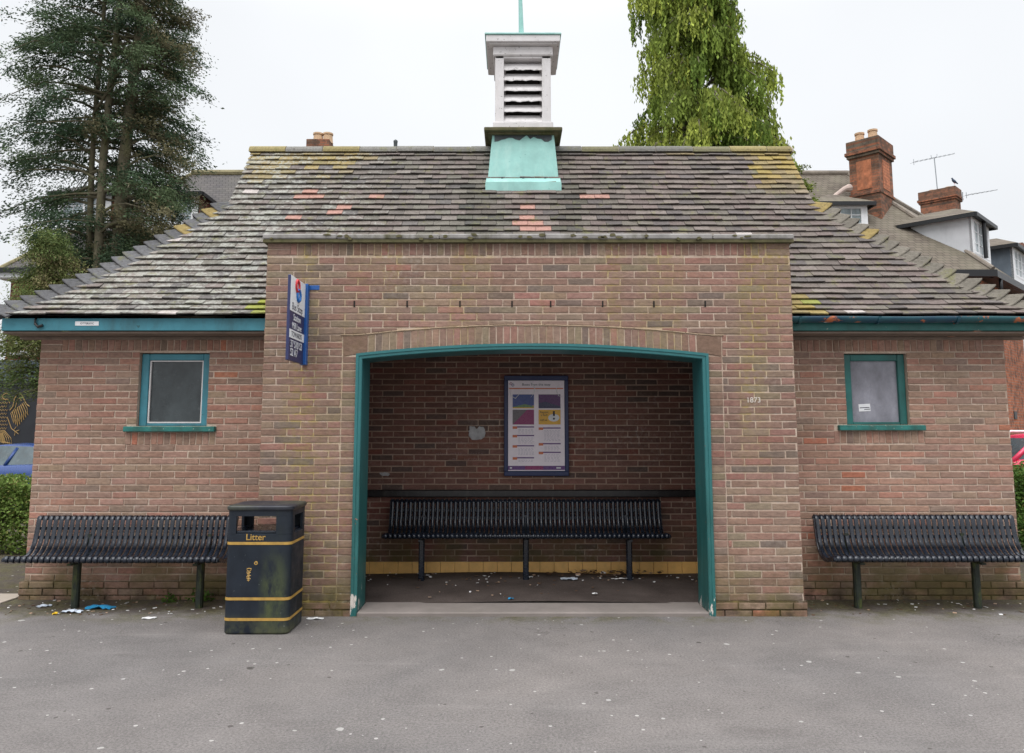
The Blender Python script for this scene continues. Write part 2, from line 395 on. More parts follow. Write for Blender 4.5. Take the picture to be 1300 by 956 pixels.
M['sooty_brick'] = far_brick('sooty_brick', (.36, .14, .08), (.13, .075, .05), (.16, .13, .10))
M['panel_brick'] = paint('bright_brick_panel', (.44, .165, .085), .9, .35, 9, dirt=((.16, .09, .06), .8), bump=.5)
def far_roof(name, a1, a2, lich=.3):
    m, t, b = mat(name, .9, 0, .2); n = N(t); s = n.sep()
    cx = n.n('ShaderNodeCombineXYZ'); n.l(n.math('ADD', s[0], n.math('MULTIPLY', s[1], .4)), cx.inputs[0]); n.l(n.math('MULTIPLY', s[2], 1.45), cx.inputs[1])
    k = n.n('ShaderNodeTexBrick'); n.l(cx.outputs[0], k.inputs['Vector'])
    k.inputs['Scale'].default_value = 1; k.inputs['Brick Width'].default_value = .18; k.inputs['Row Height'].default_value = .13
    k.inputs['Mortar Size'].default_value = .009; k.inputs['Color1'].default_value = (*a1, 1); k.inputs['Color2'].default_value = (*a2, 1); k.inputs['Mortar'].default_value = (a1[0] * .55, a1[1] * .55, a1[2] * .55, 1)
    c = n.mix(n.rng(n.noise(.9, 6, .65), .45, .66, 0, lich), k.outputs[0], (.24, .23, .16))
    n.l(c, b.inputs['Base Color']); n.bump(k.outputs['Fac'], b, -.5, .02); return m
M['far_roof'] = far_roof('far_roof', (.125, .105, .085), (.165, .14, .115))
M['far_roof2'] = far_roof('dark_far_roof', (.085, .08, .082), (.11, .10, .10), .12)
def leaf_mat(name, trans=.25):
    m, t, b = mat(name, .75, 0, .15); n = N(t); a = n.attr()
    n.l(a[0], b.inputs['Base Color'])
    tr = n.n('ShaderNodeBsdfTranslucent'); n.l(a[0], tr.inputs[0])
    ms = n.n('ShaderNodeMixShader'); ms.inputs[0].default_value = trans
    out = t.nodes['Material Output']; n.l(b.outputs[0], ms.inputs[1]); n.l(tr.outputs[0], ms.inputs[2]); n.l(ms.outputs[0], out.inputs[0]); return m
M['leaf'] = leaf_mat('leaf')
M['bark'] = paint('bark', (.13, .115, .075), .95, .35, 6, dirt=((.10, .12, .03), .7), bump=.8)
M['twig'] = paint('twig', (.06, .05, .035), .9, .3, 9)
M['pave'] = paint('pale_slab', (.36, .31, .26), .9, .12, 2, dirt=((.2, .17, .14), .5), bump=.3)
M['mural_wall'] = paint('dark_painted_wall', (.022, .024, .030), .5, .3, 2)
M['slate_blue'] = paint('grey_blue_block', (.10, .125, .155), .8, .2, 3, dirt=((.05, .06, .07), .6))
M['eagle_gold'] = plain('mural_gold', (.50, .33, .13), .6)

# ---------------------------------------------------------------- writing
def txt(s_, size, M4, material, name='lettering', parent=None, align='CENTER', ext=.0008, bold=0):
    cu = bpy.data.curves.new('t', 'FONT'); cu.body = s_; cu.size = size; cu.align_x = align; cu.align_y = 'CENTER'; cu.extrude = ext; cu.offset = bold
    o = bpy.data.objects.new('t', cu); C.objects.link(o)
    bpy.context.view_layer.update()
    me = bpy.data.meshes.new_from_object(o.evaluated_get(bpy.context.evaluated_depsgraph_get()))
    bpy.data.objects.remove(o); bpy.data.curves.remove(cu)
    me.transform(M4); me.name = name; me.materials.clear(); me.materials.append(material)
    ob = bpy.data.objects.new(name, me); C.objects.link(ob)
    if parent is not None: put(ob, parent)
    return ob
def front(x, y, z, rx=90): return Matrix.Translation((x, y, z)) @ Matrix.Rotation(R(rx), 4, 'X')

# ---------------------------------------------------------------- ground
g = MB(); g.face([(-400, -60, 0), (400, -60, 0), (400, 600, 0), (-400, 600, 0)])
o = g.build('ground', M['asphalt']); tag(o, kind='structure')
g = MB(); g.box(-9.5, -4.46, .42, .80, -.05, .012, bev=.004)
for k in range(6): g.box(-5.29 - k * .9, -5.283 - k * .9, .421, .799, .01, .0135)
tag(g.build('path', M['pave']), kind='structure')

# ---------------------------------------------------------------- brickwork
PAL = {
 'wing': [((.285, .175, .135), 7), ((.265, .16, .122), 6), ((.25, .165, .125), 4), ((.30, .158, .12), 2.5), ((.215, .15, .118), 2.5), ((.27, .19, .138), 2), ((.34, .14, .09), .3)],
 'porch': [((.250, .165, .128), 7), ((.230, .145, .114), 6), ((.265, .152, .122), 4), ((.245, .178, .13), 3), ((.175, .132, .108), 2), ((.275, .142, .115), .9), ((.225, .175, .122), 2)],
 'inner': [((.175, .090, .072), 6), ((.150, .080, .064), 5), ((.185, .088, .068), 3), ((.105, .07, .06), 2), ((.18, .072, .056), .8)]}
def pick(pal):
    c = random.choices([p[0] for p in PAL[pal]], [p[1] for p in PAL[pal]])[0]; k = rnd(.9, 1.1) * (1.12 if pal == 'wing' else 1)
    return (min(1, c[0] * k * rnd(.96, 1.04)), c[1] * k, c[2] * k * rnd(.96, 1.04), 0)
CO = .0611; BW = .225; JT = .0115
def one_brick(mb, fr, ua, ub, zal, zar, zbl, zbr, pal, col=None, proud=None):
    if ub - ua < .012 or min(zbl - zal, zbr - zar) < .008: return
    p = proud if proud is not None else rnd(.004, .0085); b = .004
    col = col or pick(pal); j = lambda: rnd(-.0022, .0022)
    o = [(ua + j(), zal + j()), (ub + j(), zar + j()), (ub + j(), zbr + j()), (ua + j(), zbl + j())]
    i = [(o[0][0] + b, o[0][1] + b), (o[1][0] - b, o[1][1] + b), (o[2][0] - b, o[2][1] - b), (o[3][0] + b, o[3][1] - b)]
    vs = [fr(u, z, -.001) for u, z in o] + [fr(u, z, p * .7) for u, z in o] + [fr(u, z, p) for u, z in i]
    fs = [(0, 1, 5, 4), (1, 2, 6, 5), (2, 3, 7, 6), (3, 0, 4, 7), (4, 5, 9, 8), (5, 6, 10, 9), (6, 7, 11, 10), (7, 4, 8, 11), (8, 9, 10, 11)]
    mb.add(vs, fs, 1, col)
def cut(iv, a, b):
    out = []
    for x, y in iv:
        if b <= x or a >= y: out.append((x, y)); continue
        if a > x: out.append((x, a))
        if b < y: out.append((b, y))
    return out
def courses(mb, fr, u0, u1, z0, z1, pal, holes=(), under=None, off=0, shade=None):
    """stretcher bond laid in the frame fr(u, z, out)"""
    k = 0; z = z0
    while z < z1 - .02:
        zt = min(z + CO - JT, z1 - .004)
        iv = [(u0, u1)]
        for ha, hb, za, zb in holes:
            if zt > za + .012 and z < zb - .012: iv = cut(iv, ha, hb)
        sh = off + (BW / 2 if k % 2 else 0) + rnd(-.012, .012)
        u = u0 - BW + (sh % BW) ; edges = []
        while u < u1:
            wd = BW
            edges.append((u, u + wd - JT)); u += wd
        for a, b in edges:
            for x, y in iv:
                aa, bb = max(a, x), min(b, y)
                if bb - aa < .02: continue
                if aa > x and aa - x < .03: aa = x
                zl = zr = z
                if under and z > 2.1:
                    zl = max(z, under(aa)); zr = max(z, under(bb))
                    if zl >= zt - .01 and zr < zt - .015: aa = min(bb, pierR + .006) if aa > 0 else aa; zl = zr
                    if zr >= zt - .01 and zl < zt - .015: bb = max(aa, pierL - .006) if bb < 0 else bb; zr = zl
                col = pick(pal)
                if shade: col = shade(col, (aa + bb) / 2, z)
                one_brick(mb, fr, aa, bb, zl, zr, zt, zt, pal, col)
        z += CO; k += 1
def headers(mb, fr, u0, u1, zb, zt, pal, pitch=.0605, holes=(), bottom=None, top=None):
    n = max(1, round((u1 - u0) / pitch)); p = (u1 - u0) / n
    for i in range(n):
        a, b = u0 + i * p, u0 + (i + 1) * p - .0095
        bl, br = (bottom(a), bottom(b)) if bottom else (zb, zb)
        tl, tr = (top(a), top(b)) if top else (zt, zt)
        one_brick(mb, fr, a, b, bl, br, tl, tr, pal)
FRONT = lambda Y: (lambda u, z, o: (u, Y - o, z))
LEFTF = lambda X: (lambda u, z, o: (X - o, u, z))      # u = y, faces -X
RIGHTF = lambda X: (lambda u, z, o: (X + o, u, z))
BACKF = lambda Y: (lambda u, z, o: (-u, Y + o, z))

SX0, SX1 = -4.39, 4.585; WY = .63; BY = 4.20                 # wing ends, wing front, rear wall
PX0, PX1 = -2.105, 2.39                                     # porch sides
OX0, OX1 = -1.315, 1.658                                    # entrance opening in brick
SPR, CROWN = 2.147, 2.233
def arch(x):
    t = (x - (OX0 + OX1) / 2) / ((OX1 - OX0) / 2); t = max(-1, min(1, t)); return SPR + (CROWN - SPR) * (1 - t * t)
IN_Y = 1.68; IX0, IX1 = -1.62, 2.02; INZ = 2.46

shelter = thing('bus_shelter', 'brick bus shelter with hipped tile roof, louvred cupola and teal arched entrance', 'bus shelter', (.12, .3, 0))
PR = shelter

# front wall of the porch
mb = MB()
mb.box(PX0, OX0, 0, .33, -.05, 3.11); mb.box(OX1, PX1, 0, .33, -.05, 3.11)
n = 24
for i in range(n):
    a = OX0 + (OX1 - OX0) * i / n; b = OX0 + (OX1 - OX0) * (i + 1) / n
    za, zb = arch(a), arch(b)
    mb.add([(a, 0, za), (b, 0, zb), (b, 0, 3.11), (a, 0, 3.11), (a, .33, za), (b, .33, zb), (b, .33, 3.11), (a, .33, 3.11)],
           [(0, 1, 2, 3), (7, 6, 5, 4), (0, 4, 5, 1), (3, 2, 6, 7)])
TOPB = 3.000
AT = lambda x: arch(x) + .158                                # top of the arch ring
fr = FRONT(0)
pierL, pierR = OX0 - .125, OX1 + .125
def und(x): return AT(x) + .012 if OX0 - .13 < x < OX1 + .13 else -9
def inarch(mb):
    z = .285; k = 0
    hol = [(pierL - .001, pierR + .001, -1, SPR + .02)]
    courses(mb, fr, PX0, PX1, .12, TOPB, 'porch', [(pierL - .004, pierR + .004, -1, 2.185), (OX0, OX1, -1, 2.2)], und)
inarch(mb)
for (a, b) in ((pierL + .006, OX0 - .004), (OX1 + .004, pierR - .006)):
    z = .12
    while z < SPR - .05:
        one_brick(mb, fr, a, b, z, z, z + CO - .01, z + CO - .01, 'porch'); z += CO
# springer blocks and arch ring
sc = (.20, .13, .095, 0)
one_brick(mb, fr, pierL + .005, OX0 + .085, SPR - .02, arch(OX0 + .085) + .004, AT(pierL) - .005, AT(OX0 + .085) - .006, 'porch', sc)
one_brick(mb, fr, OX1 - .085, pierR - .005, arch(OX1 - .085) + .004, SPR - .02, AT(OX1 - .085) - .006, AT(pierR) - .005, 'porch', sc)
headers(mb, fr, OX0 + .095, OX1 - .09, 0, 0, 'porch', .0605, bottom=lambda x: arch(x) + .004, top=lambda x: AT(x) - .006)
# thin tile creasing that follows the arch
for i in range(30):
    a = pierL - .02 + (pierR - pierL + .04) * i / 30; b = pierL - .02 + (pierR - pierL + .04) * (i + 1) / 30 - .002
    one_brick(mb, fr, a, b, AT(a), AT(b), AT(a) + .011, AT(b) + .011, 'porch', (.36, .27, .19, 0), .012)
# brick-on-end band under the coping
headers(mb, fr, PX0 + .20, PX1 - .20, TOPB + .004, 3.106, 'porch')
for a, b in ((PX0, PX0 + .195), (PX1 - .195, PX1)):
    one_brick(mb, fr, a, b, TOPB + .004, TOPB + .004, 3.050, 3.050, 'porch'); one_brick(mb, fr, a, b, 3.058, 3.058, 3.106, 3.106, 'porch')
# open weep joints
for px_ in (450, 517, 584, 650, 699, 765, 830, 895):
    p = at(px_, 386, 0); mb.box(p.x - .006, p.x + .006, -.010, .002, p.z - .026, p.z + .026, 2)
# projecting footings
DJ = (.13, .11, .09, 0); mb.box(PX0 - .02, OX0, -.018, .3, -.05, .118, 0, DJ); mb.box(OX1, PX1 + .02, -.018, .3, -.05, .118, 0, DJ)
for a, b in ((PX0 - .02, OX0 - .005), (OX1 + .005, PX1 + .02)):
    courses(mb, FRONT(-.022), a, b, -.004, .12, 'wing', off=.07)
fw = mb.build('front_wall', [M['mortar'], M['brick'], M['dark_gap']], PR)

# porch side walls
for nm, X, s_ in (('side_wall', PX0, -1), ('side_wall', PX1, 1)):
    mb = MB(); mb.box(X if s_ < 0 else X - .22, X + .22 if s_ < 0 else X, .33, 1.15, 0, 3.11)
    ff = LEFTF(X) if s_ < 0 else RIGHTF(X)
    mb.box(X - .001 * (s_ < 0) , X + .001 * (s_ > 0), 0, .33, 0, 3.11)
    courses(mb, ff, 0, 1.15, 0, 3.10, 'porch')
    mb.build(nm, [M['mortar'], M['brick']], PR)

# wings
def wing(x0, x1, hole, outer):
    hx0, hx1, hz0, hz1 = hole; mb = MB(); zt = 2.345
    mb.box(x0, hx0, WY, WY + .22, -.05, zt); mb.box(hx1, x1, WY, WY + .22, -.05, zt)
    mb.box(hx0, hx1, WY, WY + .22, -.05, hz0); mb.box(hx0, hx1, WY, WY + .22, hz1, zt)
    fr = FRONT(WY); sillz = hz0 - .055; cx = (hx0 + hx1) / 2; hw = .415
    courses(mb, fr, x0, x1, .16, hz1 + .012, 'wing', [(hx0, hx1, hz0 - .03, hz1 + .1), (cx - hw, cx + hw, sillz - .118, sillz + .05)], off=.06)
    headers(mb, fr, x0 + (.2 if outer < 0 else 0), x1 - (.2 if outer > 0 else 0), hz1 + .02, zt - .004, 'wing')
    ea, eb = (x0, x0 + .195) if outer < 0 else (x1 - .195, x1)
    one_brick(mb, fr, ea, eb, hz1 + .02, hz1 + .02, hz1 + .07, hz1 + .07, 'wing'); one_brick(mb, fr, ea, eb, hz1 + .08, hz1 + .08, zt - .004, zt - .004, 'wing')
    headers(mb, fr, cx - hw, cx + hw, sillz - .112, sillz - .004, 'wing')
    fx0, fx1 = (x0 - .03, x1) if outer < 0 else (x0, x1 + .03)
    mb.box(fx0, fx1, WY - .026, WY + .1, -.05, .155, 0, (.22, .19, .15, 0))
    courses(mb, FRONT(WY - .03), fx0, fx1, -.02, .16, 'wing', off=.1)
    # end wall of the wing
    X = x0 if outer < 0 else x1
    mb.box(X if outer < 0 else X - .22, X + .22 if outer < 0 else X, WY + .22, BY, -.05, zt)
    ff = LEFTF(X) if outer < 0 else RIGHTF(X)
    mb.box(X - .001 * (outer < 0), X + .001 * (outer > 0), WY, WY + .22, 0, zt)
    courses(mb, ff, WY, BY, .16, zt, 'wing')
    courses(mb, ff, WY - .03, BY, -.02, .16, 'wing')
    w_ = mb.build('wing_wall', [M['mortar'], M['brick']], PR)
    return w_
LW = (-3.465, -2.815, 1.543, 2.222); RW = (3.09, 3.672, 1.555, 2.216)
wing(SX0, PX0, LW, -1); wing(PX1, SX1, RW, 1)
mb = MB(); mb.box(SX0 + .22, SX1 - .22, BY - .22, BY, 0, 2.345); courses(mb, BACKF(BY), -SX1, -SX0, .0, 2.34, 'wing')
mb.build('rear_wall', [M['mortar'], M['brick']], PR)

# inside of the shelter
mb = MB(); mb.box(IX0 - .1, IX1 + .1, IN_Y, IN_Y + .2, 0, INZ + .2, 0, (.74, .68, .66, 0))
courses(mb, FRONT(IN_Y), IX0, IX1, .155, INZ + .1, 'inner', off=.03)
for px_, py_, nn in ((593, 540, 1), (488, 601, 0)):
    pass
mb.build('inner_wall', [M['mortar'], M['brick']], PR)
for X, s_ in ((IX0, 1), (IX1, -1)):
    mb = MB(); mb.box(X - .2 if s_ > 0 else X, X if s_ > 0 else X + .2, .33, IN_Y, 0, INZ + .2)
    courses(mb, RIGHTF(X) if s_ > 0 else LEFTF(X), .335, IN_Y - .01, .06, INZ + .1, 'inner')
    mb.build('inner_wall', [M['mortar'], M['brick']], PR)
mb = MB()
for i in range(14): mb.box(-1.9 + i * .3, -1.9 + (i + 1) * .3 - .004, .33, IN_Y, INZ, INZ + .03, bev=.002)
mb.build('ceiling', M['soffit'], PR)
mb = MB(); n1, n2 = 60, 24
def fz(x, y): return .040 + .010 * math.sin(x * 2.1 + y * 3) * math.sin(y * 2.2 + 1)
for i in range(n1):
    for j in range(n2):
        x0 = IX0 + (IX1 - IX0) * i / n1; x1 = IX0 + (IX1 - IX0) * (i + 1) / n1; y0 = .30 + (IN_Y - .30) * j / n2; y1 = .30 + (IN_Y - .30) * (j + 1) / n2
        mb.face([(x0, y0, fz(x0, y0)), (x1, y0, fz(x1, y0)), (x1, y1, fz(x1, y1)), (x0, y1, fz(x0, y1))])
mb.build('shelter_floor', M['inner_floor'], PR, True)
mb = MB(); mb.box(OX0 + .05, OX1 - .05, -.035, .345, -.02, .034, bev=.010); mb.build('threshold', M['threshold'], PR)
mb = MB(); xx = IX0
while xx < IX1:
    wd = .147; k = rnd(.9, 1.1); mb.box(xx, min(IX1, xx + wd - .003), IN_Y - .012 - rnd(0, .001), IN_Y + .01, .02, .150, bev=.003); xx += wd
mb.build('tile_skirting', M['skirt_tile'], PR)
mb = MB(); mb.box(IX0, IX1, IN_Y - .05, IN_Y - .001, .812, .886, bev=.008)
for x in (-1.2, -.4, .4, 1.52): mb.tube([(x, IN_Y - .049, .85), (x, IN_Y - .056, .85)], .012, 8)
mb.build('wall_rail', M['black_wood'], PR)
# plaster patches and scratched writing on the inner wall
def blob(mb, cx, cz, rx, rz, Y, n=22, jag=.2, th=.006, m=0, notch=None):
    pts = []
    for i in range(n):
        a = 2 * math.pi * i / n; r = 1 + rnd(-jag, jag)
        if notch and abs(a - math.pi / 2) < .3: r *= .62
        sq = 1 / max(abs(math.cos(a)), abs(math.sin(a))) ** .6
        pts.append((cx + rx * r * sq * math.cos(a), cz + rz * r * sq * math.sin(a)))
    mb.ring([[(x, Y, z) for x, z in pts], [(cx + (x - cx) * .94, Y - th, cz + (z - cz) * .94) for x, z in pts]], m)
mb = MB(); blob(mb, -.372, 1.478, .088, .075, IN_Y - .004, 30, .10, .010, 0, True); mb.build('plaster_patch', M['plaster'], PR)
mb = MB(); blob(mb, -1.335, 1.047, .05, .020, IN_Y - .004, 20, .2, .008); mb.build('plaster_patch', M['plaster'], PR)
for (x0, x1, z) in ((-.80, -.71, 1.372), (-.64, -.42, 1.372), (-.74, -.66, 1.31), (-.80, -.60, 1.255), (-.60, -.30, 1.255), (-.66, -.58, 1.20), (-.50, -.33, 1.20)):
    mb = MB(); x = x0
    while x < x1:
        h = rnd(.012, .02); pts = [(x + rnd(0, .008), IN_Y - .0085, z + rnd(-h, h)) for _ in range(4)]
        mb.tube(pts, .0011, 4); x += rnd(.011, .016)
    mb.build('scratched_writing', M['chalk'], PR)
txt('1873', .062, front(2.035, -.010, 1.757) @ Matrix.Scale(1.0, 4), M['carve'], 'carved_year', PR, bold=.0005)

# coping
mb = MB(); segs = [PX0 - .035, -1.5, -.62, .28, 1.15, 1.72, PX1 + .03]
for a, b in zip(segs, segs[1:]):
    mb.box(a + .003, b - .003, -.065, .34, 3.134 + rnd(-.003, .002), 3.176 + rnd(-.003, .004), bev=.009)
mb.box(PX0 - .03, PX1 + .025, -.056, .335, 3.106, 3.131, 1)
for k in range(26):      # moss clumps on its edge
    x = rnd(PX0, PX1); blob(mb, x, rnd(3.128, 3.172), rnd(.012, .034), rnd(.008, .014), -.060, 10, .3, .012, 1)
mb.build('coping', [M['concrete'], M['mossy']], PR)
mb = MB(); mb.box(PX0, PX1, .3, 1.2, 3.10, 3.125); mb.build('porch_roof', M['lead_dark'], PR)

# teal timber lining of the entrance
mb = MB(); path = [(OX0, -.03), (OX0, .3)] ; path = []
NJ = 8
for i in range(NJ): path.append((OX0, -.0 + (SPR - .0) * i / NJ))
NA = 26
for i in range(NA + 1): x = OX0 + (OX1 - OX0) * i / NA; path.append((x, arch(x)))
for i in range(NJ): path.append((OX1, SPR - (SPR) * (i + 1) / NJ))
def inset(path, d):
    out = []
    for i, p in enumerate(path):
        a = path[max(0, i - 1)]; b = path[min(len(path) - 1, i + 1)]
        n1 = Vector((p[1] - a[1], -(p[0] - a[0]))) if i > 0 else Vector((b[1] - p[1], -(b[0] - p[0])))
        n2 = Vector((b[1] - p[1], -(b[0] - p[0]))) if i < len(path) - 1 else n1
        if n1.length > 0: n1.normalize()
        if n2.length > 0: n2.normalize()
        m_ = (n1 + n2); m_ = m_ / max(.3, (1 + n1.dot(n2))); out.append((p[0] + m_.x * d, p[1] + m_.y * d))
    return out
prof = [(0.0, -.022), (.042, -.022), (.048, -.016), (.048, .345), (0.0, .345)]
loops = []
ins = [inset(path, d) for d, _ in prof]
for i in range(len(path)): loops.append([(ins[k][i][0], prof[k][1], max(ins[k][i][1], .0)) for k in range(len(prof))])
mb.ring(loops)
prof2 = [(-.004, -.030), (.018, -.030), (.022, -.0225), (-.004, -.0225)]
ins = [inset(path, d) for d, _ in prof2]
mb.ring([[(ins[k][i][0], prof2[k][1], max(ins[k][i][1], .0)) for k in range(4)] for i in range(len(path))])
mb.build('entrance_frame', M['teal_frame'], PR)

# eaves: fascia, soffit, gutter
EZ0, EZ1 = 2.393, 2.505
RX0, RX1 = -4.60, 4.79                                       # eaves line left / right
for nm, a, b, mt in (('fascia', RX0 + .02, PX0 - .012, M['teal_bright']), ('fascia', PX1 + .012, RX1 - .02, M['teal'])):
    mb = MB(); mb.box(a, b, .335, .357, EZ0, EZ1, bev=.003)
    xo = a if a < 0 else b
    mb.box(xo - .011, xo + .011, .357, 4.46, EZ0, EZ1, bev=.003)
    f_ = mb.build(nm, mt, PR)
    if a < 0:
        fasciaL = f_
        m2 = MB(); m2.box(-3.918, -3.706, .3305, .3345, 2.437, 2.476, bev=.001); st = m2.build('sticker', M['white'], f_)
        m2 = MB(); m2.tube([(-4.27, .33, 2.50), (-4.27, .318, 2.49), (-4.27, .318, 2.45)], .008, 8); m2.tube([(-4.27, .318, 2.455), (-4.24, .318, 2.425), (-4.20, .318, 2.44)], .013, 8)
        m2.build('gutter_hook', M['black_paint'], f_)
        st_t = txt('OTTERSOC', .024, front(-3.81, .3298, 2.456), M['ink'], 'sticker_text', f_)
    m3 = MB()
    for k in range(2): m3.box(a, b, .36 + k * .125, .36 + (k + 1) * .125 - .004, EZ0 - .022, EZ0 - .004, bev=.002)
    m3.box(a, b, WY - .028, WY + .05, 2.345, EZ0 - .023, bev=.004)
    x1_, x2_ = (xo + .012, SX0 - .0) if a < 0 else (SX1, xo - .012)
    m3.box(x1_, x2_, .62, 4.46, EZ0 - .022, EZ0 - .004)
    m3.build('soffit', M['soffit'], PR)
mb = MB(); lp = []
for x in np.linspace(PX1 + .014, RX1 + .05, 20):
    sec = []
    for i in range(9): a = math.pi * (1 + i / 8); sec.append((x, .275 + .055 * math.cos(a), 2.505 + .052 * math.sin(a) + .002 * math.sin(x * 5)))
    for i in range(9): a = math.pi * (2 - i / 8); sec.append((x, .275 + .050 * math.cos(a), 2.507 + .047 * math.sin(a) + .002 * math.sin(x * 5)))
    lp.append(sec)
mb.ring(lp); gt = mb.build('gutter', M['gutter'], PR, True)
for x in (2.55, 3.25, 3.95, 4.62):
    mb = MB(); mb.ring([[(x + q, .275 + r * math.cos(math.pi * (1 + i / 8)), 2.505 + r * math.sin(math.pi * (1 + i / 8))) for i in range(9)] for q, r in ((-.012, .056), (-.012, .062), (.012, .062), (.012, .056))], close=False, caps=False)
    mb.build('gutter_bracket', M['gutter'], gt)

# windows
def window(hole, glassm, paintm, inner_white, sx0, sx1):
    x0, x1, z0, z1 = hole; wdw = thing('window', None, None, ((x0 + x1) / 2, WY, z0)); del_keys(wdw)
    put(wdw, PR)
    y = WY + .035
    mb = MB()
    mb.box(x0 + .004, x0 + .075, y, y + .06, z0, z1 - .006, bev=.005); mb.box(x1 - .070, x1 - .004, y, y + .06, z0, z1 - .006, bev=.005)
    mb.box(x0 + .075, x1 - .070, y + .003, y + .06, z1 - .066, z1 - .006, bev=.005); mb.box(x0 + .075, x1 - .07, y + .003, y + .06, z0, z0 + .025, bev=.005)
    mb.build('frame', paintm, wdw)
    if inner_white:
        mb = MB(); a, b, c, d = x0 + .078, x1 - .073, z0 + .028, z1 - .069
        mb.box(a, a + .012, y + .012, y + .03, c, d); mb.box(b - .010, b, y + .012, y + .03, c, d); mb.box(a + .012, b - .010, y + .012, y + .03, d - .010, d); mb.box(a + .012, b - .010, y + .012, y + .03, c, c + .012)
        mb.build('putty_line', M['peel_white'], wdw)
    mb = MB(); mb.box(x0 + .07, x1 - .065, y + .031, y + .037, z0 + .02, z1 - .06); pn = mb.build('pane', glassm, wdw)
    mb = MB(); mb.box(sx0, sx1, WY - .055, WY + .034, z0 - .052, z0 - .003, bev=.006); mb.build('sill', M['sill'], wdw)
    mb = MB(); mb.box(x0, x1, WY + .1, WY + .22, z0, z1); mb.build('backing', M['dark_gap'], wdw)
    return wdw
def del_keys(o):
    for k in ('label', 'category', 'group'):
        if k in o: del o[k]
wl = window(LW, M['glass_dark'], M['teal_bright'], True, -3.56, -2.725)
wr = window(RW, M['glass_grey'], M['teal'], False, 3.0, 3.79)
wl['label'] = 'dark glazed window with peeling white putty line'; wr['label'] = 'grey frosted window with small white sticker'
def wpart(mb, name, m, par): o = mb.build(name, m); o.parent = par; o.location = -root_loc(par); return o
mb = MB(); Mr = Matrix.Translation((3.288, WY + .0645, 1.715)) @ Matrix.Rotation(R(-3), 4, 'Y')
mb.box(-.054, .054, -.001, .001, -.034, .034, M=Mr); mb.box(-.045, .045, -.0022, -.001, -.004, .003, 1, M=Mr); mb.box(-.005, .05, -.0022, -.001, -.020, -.014, 1, M=Mr)
wpart(mb, 'sticker', [M['white'], M['ink']], wr)

# ---------------------------------------------------------------- roof
YR = 2.40
def zf(s): return 4.84 - (1.25 * s - .6 * s ** 4 / 4 / 2.1 ** 3)
GL, GR = -3.10, 3.30
def xl(s): return GL if s < .7 else GL - (s - .7) * (GL - RX0) / 1.42
def xr(s): return GR if s < .7 else GR + (s - .7) * (RX1 - GR) / 1.42
SMAX = 2.12
PINK = [(398,246),(388,251),(408,251),(486,252),(439,264),(431,270),(375,276),(750,254),(768,254),(671,266),(671,280),(664,286),(684,286),(672,292),(692,292),(225,352),(247,352)]
def tile_col(p, face):
    x, y, z = p
    base = random.choice([(.155, .135, .12), (.135, .12, .108), (.17, .15, .135), (.12, .11, .105), (.15, .125, .115), (.145, .135, .115)])
    k = rnd(.85, 1.15); c = [v * k for v in base]
    L = .15
    if face == 'front':
        if x < -1.2: L = .42 + .36 * min(1, (-x - 1.2) / 1.4) + rnd(-.22, .16)
        elif x < 0: L = .32 + rnd(-.15, .1)
        else: L = .16 + rnd(-.1, .12)
        if x > 0: c = [v * .92 for v in c]; c[0] *= 1.04
        if x < -3.2 and z < 3.6: c = [v * 1.12 for v in c]
        px_, py_ = to_px(p)
        yel = 0
        if z > 4.25 and x < -1.6 and random.random() < .35 + (z - 4.25): yel = rnd(.3, .8)
        if z > 4.05 and x > 2.75: yel = rnd(.4, .95) * min(1, (z - 4.0) / .4)
        if z > 4.6 and 1.2 < x and random.random() < .4: yel = rnd(.2, .6)
        if abs(x - PX0) < .27 and 2.5 < z < 2.72: yel = 1.3
        if 0 < x - PX1 < .35 and 2.5 < z < 2.78: yel = 1.2 * rnd(.5, 1)
        if yel > 1: q_ = rnd(.35, .85); c = [c[0] + (.30 - c[0]) * q_, c[1] + (.33 - c[1]) * q_, c[2] * (1 - .6 * q_)]; L = .35
        elif yel: yel *= .72; c = [c[0] + (.36 - c[0]) * yel, c[1] + (.265 - c[1]) * yel, c[2] + (.06 - c[2]) * yel]
        if z < 4.25 and (abs(x + .33) < .18 or abs(x - .62) < .16): c = [v * .72 for v in c]; c[1] *= 1.05
        for q in PINK:
            if abs(px_ - q[0]) < 9 and abs(py_ - q[1]) < 3.1: c = [.35, .20, .165]; L = -.3
        if random.random() < .006: c = [.40, .36, .34]; L = -.3
    else:
        if z > 4.0: L = .3
    return (c[0], c[1], c[2], max(0, L))
